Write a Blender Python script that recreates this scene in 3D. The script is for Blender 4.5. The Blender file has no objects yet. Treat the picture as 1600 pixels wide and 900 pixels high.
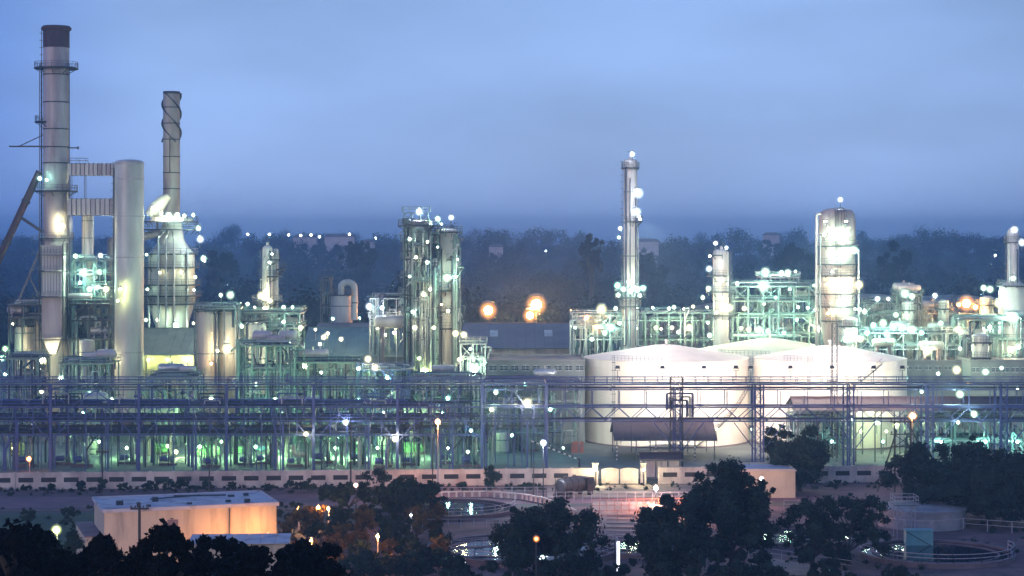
import bpy, math, random
from mathutils import Vector, noise
import numpy as np
sc = bpy.context.scene
RND = random.Random(11)
PI = math.pi
# the view: focal length in pixels of the 1600 px photograph, eye height, row of the horizon
F, CX, HV, CH = 3000.0, 800.0, 380.0, 38.5
def px(u, Y): return (u - CX) / F * Y
def pz(v, Y): return CH + (HV - v) / F * Y
def gy(v): return CH * F / (v - HV)

# ------------------------------------------------------------------ camera, sky, sun
cam = bpy.data.cameras.new('camera'); co = bpy.data.objects.new('camera', cam)
sc.collection.objects.link(co); sc.camera = co
co.location = (0, 0, CH); co.rotation_euler = (PI / 2, 0, 0)
cam.lens = 67.5; cam.shift_y = -70 / 1600; cam.clip_start = .5; cam.clip_end = 20000
sc.cycles.volume_bounces = 2
sc.view_settings.view_transform = 'Standard'; sc.view_settings.look = 'None'
sc.view_settings.exposure = 0.1; sc.view_settings.gamma = 1.0
SUN_EL, SUN_AZ = math.radians(7.0), math.radians(212)
def make_world():
    w = bpy.data.worlds.new('World'); sc.world = w; w.use_nodes = True
    nt = w.node_tree; N = nt.nodes.new; L = nt.links.new
    bg = nt.nodes['Background']
    tc = N('ShaderNodeTexCoord'); sep = N('ShaderNodeSeparateXYZ'); L(tc.outputs['Generated'], sep.inputs[0])
    ramp = N('ShaderNodeValToRGB'); cr = ramp.color_ramp
    mr = N('ShaderNodeMapRange'); mr.inputs['From Min'].default_value = -.1; mr.inputs['From Max'].default_value = 1.0
    L(sep.outputs['Z'], mr.inputs['Value']); L(mr.outputs[0], ramp.inputs[0])
    stops = [(0.0, (.03, .05, .12)), (.085, (.10, .20, .44)), (.105, (.34, .53, .98)), (.15, (.255, .42, .83)), (.21, (.225, .375, .75)), (.4, (.19, .33, .72)), (1.0, (.12, .21, .52))]
    while len(cr.elements) < len(stops): cr.elements.new(.5)
    for e, (p, c) in zip(cr.elements, stops): e.position = p; e.color = (*c, 1)
    # soft cloud streaks and a paler side where the sun went down
    mp = N('ShaderNodeMapping'); mp.inputs['Scale'].default_value = (2.6, 2.6, 9); L(tc.outputs['Generated'], mp.inputs[0])
    nz = N('ShaderNodeTexNoise'); nz.inputs['Scale'].default_value = 1.6; nz.inputs['Detail'].default_value = 4; nz.inputs['Roughness'].default_value = .45
    L(mp.outputs[0], nz.inputs['Vector'])
    m1 = N('ShaderNodeMapRange'); m1.inputs['From Min'].default_value = .33; m1.inputs['From Max'].default_value = .67
    m1.inputs['To Min'].default_value = .80; m1.inputs['To Max'].default_value = 1.17; L(nz.outputs['Fac'], m1.inputs['Value'])
    m2 = N('ShaderNodeMapRange'); m2.inputs['From Min'].default_value = -.295; m2.inputs['From Max'].default_value = -.17
    m2.inputs['To Min'].default_value = .0; m2.inputs['To Max'].default_value = 1.0; m2.interpolation_type = 'SMOOTHSTEP'; L(sep.outputs['X'], m2.inputs['Value'])
    tint = N('ShaderNodeMix'); tint.data_type = 'RGBA'
    tint.inputs[6].default_value = (.36, .55, .86, 1); tint.inputs[7].default_value = (1, 1, 1, 1); L(m2.outputs[0], tint.inputs[0])
    mul = N('ShaderNodeMix'); mul.data_type = 'RGBA'; mul.blend_type = 'MULTIPLY'; mul.inputs[0].default_value = 1
    L(ramp.outputs[0], mul.inputs[6]); L(tint.outputs[2], mul.inputs[7])
    mul2 = N('ShaderNodeVectorMath'); mul2.operation = 'SCALE'; L(mul.outputs[2], mul2.inputs[0]); L(m1.outputs[0], mul2.inputs['Scale'])
    sky = N('ShaderNodeTexSky'); sky.sky_type = 'NISHITA'; sky.sun_disc = False
    sky.sun_elevation = SUN_EL; sky.sun_rotation = SUN_AZ; sky.altitude = 50
    sm = N('ShaderNodeVectorMath'); sm.operation = 'SCALE'; sm.inputs['Scale'].default_value = .02; L(sky.outputs[0], sm.inputs[0])
    add = N('ShaderNodeVectorMath'); add.operation = 'ADD'; L(mul2.outputs[0], add.inputs[0]); L(sm.outputs[0], add.inputs[1])
    m3 = N('ShaderNodeMapRange'); m3.inputs['From Min'].default_value = .16; m3.inputs['From Max'].default_value = .34; m3.inputs['To Min'].default_value = 1.0; m3.inputs['To Max'].default_value = .74; m3.interpolation_type = 'SMOOTHSTEP'; L(sep.outputs['X'], m3.inputs['Value'])
    fin = N('ShaderNodeVectorMath'); fin.operation = 'SCALE'; L(add.outputs[0], fin.inputs[0]); L(m3.outputs[0], fin.inputs['Scale']); L(fin.outputs[0], bg.inputs[0]); bg.inputs[1].default_value = 1.0
    s = bpy.data.lights.new('sun', 'SUN'); s.energy = .72; s.angle = math.radians(25); s.color = (1, .78, .74)
    so = bpy.data.objects.new('sun', s); sc.collection.objects.link(so)
    d = Vector((math.sin(SUN_AZ) * math.cos(SUN_EL), math.cos(SUN_AZ) * math.cos(SUN_EL), math.sin(SUN_EL)))
    so.rotation_euler = d.to_track_quat('Z', 'Y').to_euler()
make_world()

# ------------------------------------------------------------------ materials
M = {}
def mat(name, col, rough=.6, metal=0.0, var=.25, scale=.6, streak=1.0, bump=0.0, col2=None, lo=.35, hi=.7, detail=5):
    m = bpy.data.materials.new(name); m.use_nodes = True; nt = m.node_tree; N = nt.nodes.new; L = nt.links.new
    b = nt.nodes['Principled BSDF']; b.inputs['Roughness'].default_value = rough; b.inputs['Metallic'].default_value = metal
    tc = N('ShaderNodeNewGeometry'); mp = N('ShaderNodeMapping'); mp.inputs['Scale'].default_value = (scale, scale, scale * streak); L(tc.outputs['Position'], mp.inputs[0])
    nz = N('ShaderNodeTexNoise'); nz.inputs['Scale'].default_value = 1; nz.inputs['Detail'].default_value = detail; nz.inputs['Roughness'].default_value = .6; L(mp.outputs[0], nz.inputs['Vector'])
    mr = N('ShaderNodeMapRange'); mr.inputs['From Min'].default_value = lo; mr.inputs['From Max'].default_value = hi; L(nz.outputs['Fac'], mr.inputs['Value'])
    mx = N('ShaderNodeMix'); mx.data_type = 'RGBA'; L(mr.outputs[0], mx.inputs[0])
    c2 = col2 or tuple(c * (1 - var) for c in col)
    mx.inputs[6].default_value = (*col, 1); mx.inputs[7].default_value = (*c2, 1); L(mx.outputs[2], b.inputs['Base Color'])
    if bump:
        bp = N('ShaderNodeBump'); bp.inputs['Strength'].default_value = bump; bp.inputs['Distance'].default_value = .1
        n2 = N('ShaderNodeTexNoise'); n2.inputs['Scale'].default_value = scale * 6; n2.inputs['Detail'].default_value = 4; L(tc.outputs['Position'], n2.inputs['Vector'])
        L(n2.outputs['Fac'], bp.inputs['Height']); L(bp.outputs[0], b.inputs['Normal'])
    if name.startswith('leaf'): b.inputs['Specular IOR Level'].default_value = .08
    M[name] = m; return m
mat('clad', (.52, .47, .47), .5, .15, .35, .5, .14, .1, col2=(.24, .20, .21), lo=.42, hi=.78)
mat('clad_dark', (.40, .38, .38), .5, .2, .35, .5, .25, .1, col2=(.2, .19, .2))
mat('clad_warm', (.52, .43, .40), .5, .1, .35, .4, .2, .1, col2=(.27, .2, .19))
mat('clad_pale', (.60, .58, .54), .45, .1, .35, .35, .25, .1, col2=(.38, .36, .33))
mat('clad_twist', (.44, .40, .36), .5, .2, .5, .3, .3, .1, col2=(.24, .2, .18))
mat('burnt', (.085, .045, .06), .8, 0, .5, .9, .4, .1)
mat('dark_steel', (.05, .055, .07), .55, .3, .4, 1.2)
mat('grey_steel', (.17, .18, .2), .5, .4, .4, 1.0)
mat('blue_steel', (.09, .115, .30), .5, .2, .35, .8)
mat('teal_steel', (.20, .30, .29), .5, .2, .4, .8)
mat('pale_pipe', (.46, .48, .5), .4, .4, .4, .8)
mat('blue_pipe', (.11, .13, .36), .4, .3, .4, .8)
mat('dark_pipe', (.05, .055, .10), .45, .3, .4, .8)
mat('tank_paint', (.80, .74, .66), .5, 0, .2, .5, .08, .02, col2=(.70, .62, .53))
mat('tank_roof', (.80, .68, .58), .6, 0, .2, .2, 1)
mat('maroon_roof', (.075, .05, .06), .6, .1, .35, .3, 1, .1)
mat('purple_roof', (.22, .17, .19), .6, .1, .3, .2, 1, .1)
mat('teal_roof', (.16, .22, .22), .6, .1, .35, .25, 1, .1)
mat('grey_sheet', (.2, .22, .22), .6, .1, .35, .4, .3, .1)
mat('cream_wall', (.55, .49, .36), .8, 0, .25, .4, .5, .1)
mat('plaster', (.58, .48, .36), .85, 0, .3, .7, .16, .1, col2=(.26, .21, .17), lo=.45, hi=.78)
mat('roof_white', (.50, .48, .52), .8, 0, .4, .5, 1, .1, col2=(.2, .18, .2), lo=.5, hi=.75)
mat('pink_wall', (.72, .60, .52), .85, 0, .3, .35, .6, .1, col2=(.33, .25, .24), lo=.42, hi=.75)
mat('louvre', (.045, .04, .045), .7, 0, .3, 1)
mat('concrete', (.20, .15, .17), .85, 0, .4, .5, 1, .15)
mat('pale_concrete', (.40, .36, .35), .85, 0, .4, .5, 1, .15)
mat('white_rail', (.42, .38, .42), .6, 0, .1, 1)
mat('red_lit_rail', (.62, .28, .24), .6, 0, .3, 1)  # red lamp glow on the railings put into their base colour
mat('asphalt', (.22, .11, .13), .8, 0, .4, .12, 1, .2, col2=(.08, .045, .06), detail=9)  # reddish cast of the sodium lamps put into the base colour
mat('apron', (.40, .30, .25), .8, 0, .35, .25, 1, .1, col2=(.18, .14, .13))
mat('soil', (.21, .115, .115), .95, 0, .5, .22, 1, .3, col2=(.05, .035, .04), detail=10)  # sodium lamp redness put into the soil colour too
mat('ground', (.085, .08, .075), .95, 0, .5, .03, 1, .3, col2=(.05, .06, .04), detail=10)
mat('plant_slab', (.20, .22, .21), .8, 0, .4, .15, 1, .1)
mat('grass', (.05, .09, .035), .9, 0, .5, .2, 1, .3, col2=(.03, .05, .03), detail=10)
mat('white_paint', (.75, .75, .75), .5, 0, .1, 1)
mat('black_paint', (.02, .02, .022), .5, 0, .2, 1)
mat('rubber', (.02, .02, .02), .8, 0, .2, 2)
mat('truck_tank', (.11, .10, .10), .35, .5, .5, 1.2, 1, .1, col2=(.12, .1, .1))
mat('truck_cab', (.05, .035, .04), .5, 0, .3, 2)
mat('red_brick', (.32, .10, .09), .8, 0, .3, 1)
mat('teal_paint', (.18, .42, .42), .5, 0, .2, 1)
mat('bark', (.07, .055, .045), .9, 0, .4, 2, .3, .3)
mat('wood_pole', (.09, .07, .065), .85, 0, .4, 2, .3)
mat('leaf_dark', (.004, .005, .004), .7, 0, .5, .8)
mat('leaf_night', (.032, .055, .042), .65, 0, .6, .5, 1, 0, col2=(.006, .012, .016))
mat('leaf_green', (.035, .055, .030), .65, 0, .6, .5, 1, 0, col2=(.014, .022, .02))
mat('leaf_brown', (.26, .14, .045), .7, 0, .6, .7, 1, 0, col2=(.03, .03, .02))
mat('leaf_far', (.012, .020, .028), .9, 0, .4, .08)
mat('far_wall', (.62, .55, .56), .8, 0, .2, .3)
mat('glass_dark', (.05, .07, .09), .1, 0, .1, 1)
mat('green_drum', (.20, .45, .16), .5, 0, .3, .4, .4)
mat('yellow_drum', (.55, .42, .06), .5, 0, .3, .4, .4)
m = mat('water', (.012, .016, .035), .06, 0, .3, .2, 1); 
_b = m.node_tree.nodes['Principled BSDF']; _n = m.node_tree.nodes.new('ShaderNodeTexNoise'); _n.inputs['Scale'].default_value = 1.2; _n.inputs['Detail'].default_value = 3
_t = m.node_tree.nodes.new('ShaderNodeTexCoord'); _p = m.node_tree.nodes.new('ShaderNodeBump'); _p.inputs['Strength'].default_value = .25; _p.inputs['Distance'].default_value = .05
m.node_tree.links.new(_t.outputs['Object'], _n.inputs['Vector']); m.node_tree.links.new(_n.outputs['Fac'], _p.inputs['Height']); m.node_tree.links.new(_p.outputs[0], _b.inputs['Normal'])
def emit(name, col, st):
    m = bpy.data.materials.new(name); m.use_nodes = True; b = m.node_tree.nodes['Principled BSDF']
    b.inputs['Base Color'].default_value = (.8, .8, .8, 1); b.inputs['Emission Color'].default_value = (*col, 1); b.inputs['Emission Strength'].default_value = st
    M[name] = m; return m
LAMPC = {'cool': (.64, 1, .72), 'cyan': (.42, 1, .80), 'green': (.42, 1, .40), 'warm': (1, .92, .50), 'blue': (.75, .88, 1), 'sodium': (1, .42, .12), 'orange': (1, .30, .08), 'pink': (1, .6, .5), 'yellow': (.85, 1, .35)}

# ------------------------------------------------------------------ mesh builder
def halo_glow(c):
    """glare halo round a bulb: see-through shell whose added emission fades from the middle"""
    n = 'halo_glow_' + c
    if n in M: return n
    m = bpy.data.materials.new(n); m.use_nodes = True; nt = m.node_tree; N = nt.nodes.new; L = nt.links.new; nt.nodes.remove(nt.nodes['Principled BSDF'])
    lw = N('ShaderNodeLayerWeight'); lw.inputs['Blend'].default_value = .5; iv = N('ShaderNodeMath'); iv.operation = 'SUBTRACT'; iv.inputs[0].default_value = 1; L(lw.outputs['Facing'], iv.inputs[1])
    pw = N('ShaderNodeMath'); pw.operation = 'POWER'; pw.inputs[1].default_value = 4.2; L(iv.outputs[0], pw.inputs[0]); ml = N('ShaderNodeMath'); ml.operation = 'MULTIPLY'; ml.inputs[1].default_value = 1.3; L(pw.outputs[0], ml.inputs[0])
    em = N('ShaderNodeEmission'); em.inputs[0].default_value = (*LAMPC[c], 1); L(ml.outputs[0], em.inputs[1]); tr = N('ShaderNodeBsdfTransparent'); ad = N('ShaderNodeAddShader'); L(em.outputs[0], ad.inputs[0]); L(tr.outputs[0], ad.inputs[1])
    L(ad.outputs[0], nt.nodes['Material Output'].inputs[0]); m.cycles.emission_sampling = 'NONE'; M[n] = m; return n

class MB:
    def __init__(s): s.v = []; s.f = []
    def add(s, vs, fs):
        n = len(s.v); s.v += [tuple(p) for p in vs]; s.f += [tuple(i + n for i in f) for f in fs]; return s
    def box(s, x0, y0, z0, x1, y1, z1):
        return s.add([(x0, y0, z0), (x1, y0, z0), (x1, y1, z0), (x0, y1, z0), (x0, y0, z1), (x1, y0, z1), (x1, y1, z1), (x0, y1, z1)],
                     [(0, 3, 2, 1), (4, 5, 6, 7), (0, 1, 5, 4), (1, 2, 6, 5), (2, 3, 7, 6), (3, 0, 4, 7)])
    def frame(s, p, q):
        d = (Vector(q) - Vector(p)); L = d.length or 1e-6; d /= L
        a = Vector((0, 0, 1)) if abs(d.z) < .9 else Vector((1, 0, 0))
        x = d.cross(a).normalized(); y = x.cross(d); return x, y, d
    def bar(s, p, q, w, h=None):
        h = h or w; x, y, d = s.frame(p, q); p = Vector(p); q = Vector(q)
        c = [(-1, -1), (1, -1), (1, 1), (-1, 1)]
        vs = [p + x * a * w / 2 + y * b * h / 2 for a, b in c] + [q + x * a * w / 2 + y * b * h / 2 for a, b in c]
        return s.add(vs, [(0, 1, 2, 3), (7, 6, 5, 4), (0, 4, 5, 1), (1, 5, 6, 2), (2, 6, 7, 3), (3, 7, 4, 0)])
    def tube(s, p, q, r, n=8, r2=None): return s.path([p, q], [r, r if r2 is None else r2], n)
    def path(s, pts, r, n=8):
        pts = [Vector(p) for p in pts]; k = len(pts); rs = r if isinstance(r, (list, tuple)) else [r] * k
        x, y, d = s.frame(pts[0], pts[1]); vs = []
        for i, p in enumerate(pts):
            a = pts[max(i - 1, 0)]; b = pts[min(i + 1, k - 1)]; d = (b - a).normalized()
            x = (x - d * x.dot(d)); x = x.normalized() if x.length > 1e-4 else s.frame(a, b)[0]; y = d.cross(x)
            for j in range(n):
                t = 2 * PI * j / n; vs.append(p + (x * math.cos(t) + y * math.sin(t)) * rs[i])
        fs = [(i * n + j, i * n + (j + 1) % n, (i + 1) * n + (j + 1) % n, (i + 1) * n + j) for i in range(k - 1) for j in range(n)]
        fs += [tuple(range(n - 1, -1, -1)), tuple((k - 1) * n + j for j in range(n))]
        return s.add(vs, fs)
    def bend(s, pts, r, n=8, rb=None):
        """pipe through corner points with rounded elbows"""
        rb = rb or r * 2.2; P = [Vector(p) for p in pts]; out = [P[0]]
        for i in range(1, len(P) - 1):
            a = (P[i - 1] - P[i]); b = (P[i + 1] - P[i]); t = min(rb, a.length * .45, b.length * .45); a.normalize(); b.normalize()
            for k in range(5):
                w = k / 4; out.append(P[i] + a * t * (1 - w) ** 2 + b * t * w ** 2)
        out.append(P[-1]); return s.path(out, r, n)
    def lathe(s, prof, n=24, c=(0, 0), a0=0.0):
        vs = []; k = len(prof)
        for r, z in prof:
            for j in range(n):
                t = a0 + 2 * PI * j / n; vs.append((c[0] + r * math.cos(t), c[1] + r * math.sin(t), z))
        fs = [(i * n + j, i * n + (j + 1) % n, (i + 1) * n + (j + 1) % n, (i + 1) * n + j) for i in range(k - 1) for j in range(n)]
        fs += [tuple(range(n - 1, -1, -1)), tuple((k - 1) * n + j for j in range(n))]
        return s.add(vs, fs)
    def annulus(s, r0, r1, z0, z1, n=24, a0=0, a1=2 * PI, c=(0, 0)):
        full = abs(a1 - a0 - 2 * PI) < 1e-4; k = n if full else n + 1; vs = []
        for j in range(k):
            t = a0 + (a1 - a0) * j / n; x, y = math.cos(t), math.sin(t)
            vs += [(c[0] + r0 * x, c[1] + r0 * y, z0), (c[0] + r1 * x, c[1] + r1 * y, z0), (c[0] + r1 * x, c[1] + r1 * y, z1), (c[0] + r0 * x, c[1] + r0 * y, z1)]
        fs = []
        for j in range(n):
            a = 4 * j; b = 4 * ((j + 1) % k)
            for e in range(4): fs.append((a + e, a + (e + 1) % 4, b + (e + 1) % 4, b + e))
        if not full: fs += [(0, 3, 2, 1), tuple(4 * (k - 1) + e for e in range(4))]
        return s.add(vs, fs)
    def rail(s, pts, h=1.1, step=1.6, w=.06, closed=False, mid=2):
        """guard rail with posts along a polyline at deck height"""
        P = [Vector(p) for p in pts]
        if closed: P.append(P[0])
        for a, b in zip(P, P[1:]):
            L = (b - a).length; k = max(1, int(round(L / step)))
            for i in range(k + (0 if closed else 1)):
                p = a.lerp(b, i / k); s.bar(p, p + Vector((0, 0, h)), w)
            for j in range(mid):
                z = Vector((0, 0, h * (1 - j * .45))); s.bar(a + z, b + z, w)
        return s
    def mesh(s, name, smooth=35):
        me = bpy.data.meshes.new(name); me.from_pydata(s.v, [], s.f); me.validate()
        if smooth:
            me.polygons.foreach_set('use_smooth', [True] * len(me.polygons)); me.set_sharp_from_angle(angle=math.radians(smooth))
        return me
    def build(s, name, m, parent=None, label=None, loc=None, smooth=35):
        return obj(name, s.mesh(name, smooth), m, parent, label, loc)
def obj(name, me, m, parent=None, label=None, loc=None):
    if m and not me.materials: me.materials.append(M[m])
    o = bpy.data.objects.new(name, me); sc.collection.objects.link(o)
    if parent: o.parent = parent
    if label: o['label'] = label
    if loc: o.location = loc
    return o
def tag(o, label, cat, group=None):
    o['label'] = label; o['category'] = cat
    if group: o['group'] = group
    return o
def thing(name, label, cat, x, y, z=0, rz=0, group=None):
    o = bpy.data.objects.new(name, None); sc.collection.objects.link(o); o.empty_display_size = .5
    o.location = (x, y, z); o.rotation_euler = (0, 0, rz); return tag(o, label, cat, group)
def struct(o, kind='structure'): o['kind'] = kind; return o
def copy_tree(o, parent=None):
    c = o.copy(); sc.collection.objects.link(c); c.parent = parent
    for ch in o.children: copy_tree(ch, c)
    return c

# ------------------------------------------------------------------ lamps
LAMPS = []; PW = 2.7
_cache = {}
def lamp(u, v, Y, host, c='cool', r=.5, p=80, arm=1.2, mount='post', z=None):
    """one luminaire: glowing bulb with an added halo shell, in a shallow hood on its post or bracket"""
    r = r * (.72 + .5 * RND.random() ** 1.5) if r < 1.2 else r; r = round(r * 12) / 12; kc = (c, p)
    if ('m',) + kc not in _cache: _cache[('m',) + kc] = emit('lamp_glass_%s_%d' % kc, LAMPC[c], p * PW).name
    mn = 'lamp_glass_%s_%d' % kc
    x = px(u, Y); zz = pz(v, Y) if z is None else z
    k = ('g', c, p, r)
    if k not in _cache:
        q = r * .52; pr = [(q * math.sin(PI * i / 6) if 0 < i < 6 else q * .02, q * -math.cos(PI * i / 6)) for i in range(7)]
        g = MB().lathe(pr, 10).mesh('bulb'); g.materials.append(M[mn]); _cache[k] = g
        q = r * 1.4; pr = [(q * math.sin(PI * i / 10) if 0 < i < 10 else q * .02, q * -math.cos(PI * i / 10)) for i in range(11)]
        g = MB().lathe(pr, 16).mesh('halo_shell'); g.materials.append(M[halo_glow(c)]); _cache[('s',) + k] = g  # emissive shell added round the bulb as its glare halo
    k2 = ('h', r)
    if k2 not in _cache: _cache[k2] = MB().lathe([(r * .2, r * 1.25), (r * .75, r * 1.12), (r * .85, r * .98), (r * .2, r * .98)], 10).mesh('hood')
    k3 = ('a', r, arm, mount)
    if k3 not in _cache:
        b = MB()
        if mount == 'post': b.tube((0, .0, -r - arm), (0, .0, -r * .9), .06, 6); b.tube((0, 0, -r * .98), (0, 0, -r * .9), .18, 8)
        elif mount == 'wall': b.bend([(0, arm, -.5), (0, .3 + r, -.5 + r * .2), (0, r * .9, r * 1.12)], .06, 6); b.tube((0, 0, r * 1.2), (0, r, r * 1.2), .05, 6)
        _cache[k3] = b.mesh('bracket')
    t = thing('lamp', '', 'lamp', x, Y, zz)
    obj('bulb', _cache[k], None, t); obj('halo_shell', _cache[('s',) + k], None, t); obj('hood', _cache[k2], 'grey_steel', t); obj('bracket', _cache[k3], 'grey_steel', t)
    LAMPS.append((host, x / Y, zz, t, c)); return t
ORD = ['first', 'second', 'third', 'fourth', 'fifth', 'sixth', 'seventh', 'eighth', 'ninth', 'tenth', 'eleventh', 'twelfth', 'thirteenth', 'fourteenth', 'fifteenth', 'sixteenth', 'seventeenth', 'eighteenth', 'nineteenth', 'twentieth', 'twenty-first', 'twenty-second', 'twenty-third', 'twenty-fourth', 'twenty-fifth', 'twenty-sixth', 'twenty-seventh', 'twenty-eighth', 'twenty-ninth', 'thirtieth']
CN = {'cool': 'white', 'cyan': 'cyan', 'green': 'green', 'warm': 'warm white', 'blue': 'bluish white', 'sodium': 'orange', 'orange': 'deep orange', 'pink': 'pink', 'yellow': 'yellow green'}
def label_lamps():
    by = {}
    for L in LAMPS: by.setdefault(L[0], []).append(L)
    for host, ls in by.items():
        ls.sort(key=lambda l: l[1])
        for i, l in enumerate(ls):
            t = l[3]
            t['label'] = ('%s lamp on %s' % (CN[l[4]], host)) + ('' if len(ls) == 1 else ', %s from left' % (ORD[i] if i < 30 else 'number %d' % (i + 1)))
            if len(ls) > 1: t['group'] = 'lamps on ' + host
def relabel(objs, fmt):
    objs = sorted(objs, key=lambda o: o.location.x / max(o.location.y, 1))
    for i, o in enumerate(objs): o['label'] = fmt % (ORD[i] if i < 30 else ('number %d' % (i + 1)))

# ------------------------------------------------------------------ plant builders
def deck_ring(t, z, r, ro, a0, a1, m='dark_steel', rm='grey_steel', h=1.15):
    n = max(6, int(abs(a1 - a0) / (2 * PI) * 24)); b = MB().annulus(r * 1.01, ro, z - .28, z, n, a0, a1)
    for j in range(0, n + 1, 3):
        a = a0 + (a1 - a0) * j / n; c, s = math.cos(a), math.sin(a)
        b.bar((r * c, r * s, z - min(1.2, (ro - r))), (ro * .96 * c, ro * .96 * s, z - .28), .12)
    p = b.build('platform', m, t)
    full = abs(a1 - a0 - 2 * PI) < 1e-3; k = n if full else n + 1
    pts = [(ro * .98 * math.cos(a0 + (a1 - a0) * j / n), ro * .98 * math.sin(a0 + (a1 - a0) * j / n), z) for j in range(k)]
    MB().rail(pts, h, 1.3, .075, closed=full).build('railing', rm, p)
    return p
def ladder_mb(b, x, y, z0, z1, w=.5, cage=True, ax=(1, 0)):
    dx, dy = ax[0] * w / 2, ax[1] * w / 2
    b.bar((x - dx, y - dy, z0), (x - dx, y - dy, z1), .07); b.bar((x + dx, y + dy, z0), (x + dx, y + dy, z1), .07)
    z = z0 + .3
    while z < z1: b.bar((x - dx, y - dy, z), (x + dx, y + dy, z), .04); z += .45
    if cage:
        z = z0 + 2.2
        while z < z1: b.annulus(.36, .42, z, z + .07, 8, 0, 2 * PI, (x + ax[1] * .1, y - ax[0] * .35)); z += 1.5
def tower(name, label, cat, u, Y, rp, vt, m='clad', zb=0, dome=.5, seams=(), plats=(), ladder=None, pipes=(), prof=None, group=None, cap=None, davit=True, skirt=True, nseg=28, seam_m=None):
    """upright vessel: shell, head, skirt, bands, platforms with railings, ladder, outside pipes. rp radius and vt top row in photo pixels at depth Y"""
    k = Y / F; r = rp * k; X = px(u, Y); zt = pz(vt, Y); t = thing(name, label, cat, X, Y, group=group)
    zs = zt - r * dome
    if prof is None:
        zk = min(3.5, zs * .12) if skirt else 0
        MB().lathe([(r * .995, zb + zk), (r, zb + zk + .02), (r, zs)], nseg).build('shell', m, t)
        if skirt: MB().lathe([(r * 1.08, zb), (r * 1.08, zb + .3), (r * .99, zb + .32), (r * .97, zb + zk)], nseg).build('skirt', 'concrete' if r > 1.5 else 'grey_steel', t)
    else:
        MB().lathe([(a * k, pz(b, Y) if b is not None else zb) for a, b in prof], nseg).build('shell', m, t)
    if cap: MB().lathe([(r * 1.002, cap[1]), (r * 1.015, cap[1] + .02), (r * 1.015, zt), (r * .9, zt), (r * .88, zt - 1.5)], nseg).build('top_band', cap[0], t)
    elif dome: MB().lathe([(r * 1.0, zs)] + [(r * math.cos(i * PI / 12) * 1.001, zs + r * dome * math.sin(i * PI / 12)) for i in range(1, 6)] + [(r * .05, zt)], nseg).build('head', m, t)
    for s in seams:
        z = pz(s, Y); MB().annulus(r * .99, r * 1.035, z - .12, z + .12, nseg).build('band', seam_m or 'grey_steel', t)
    for q in plats:
        v, ro = q[0], q[1] * k; a0, a1 = (q[2], q[3]) if len(q) > 3 else (0, 2 * PI)
        deck_ring(t, pz(v, Y), r, ro, a0, a1)
    if ladder is not None:
        b = MB(); c, s = math.cos(ladder), math.sin(ladder); ladder_mb(b, (r + .35) * c, (r + .35) * s, zb + .5, zt - .5, ax=(-s, c)); b.build('ladder', 'grey_steel', t)
    for q in pipes:   # (angle, v top, v bottom, radius m, material)
        a, v0, v1, pr, pm = q; c, s = math.cos(a), math.sin(a); z0, z1 = pz(v1, Y), pz(v0, Y); d = r + pr + .25
        MB().bend([(0.85 * r * c, .85 * r * s, z1), (d * c, d * s, z1), (d * c, d * s, max(z0, .3)), ((d + 1) * c, (d + 1) * s, max(z0, .3))], pr, 8).build('pipe', pm, t)
    if davit and dome:
        MB().bend([(r * .3, 0, zt - .1), (r * .3, 0, zt + 1.5), (-r * .5, 0, zt + 1.6)], .06, 6).build('davit', 'grey_steel', t)
        MB().tube((0, 0, zt - .1), (0, 0, zt + .6), min(.3, r * .3), 8).build('nozzle', m, t)
    return t
_col = {}
def hcol(h, w=.32):
    k = (round(h, 2), w)
    if k not in _col:
        b = MB(); b.box(-w / 2, -w / 2, 0, w / 2, -w / 2 + .04, h); b.box(-w / 2, w / 2 - .04, 0, w / 2, w / 2, h); b.box(-.03, -w / 2 + .04, 0, .03, w / 2 - .04, h); b.box(-w * .7, -w * .7, 0.003, w * .7, w * .7, .05)
        _col[k] = b.mesh('column', None)
    return _col[k]
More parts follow.
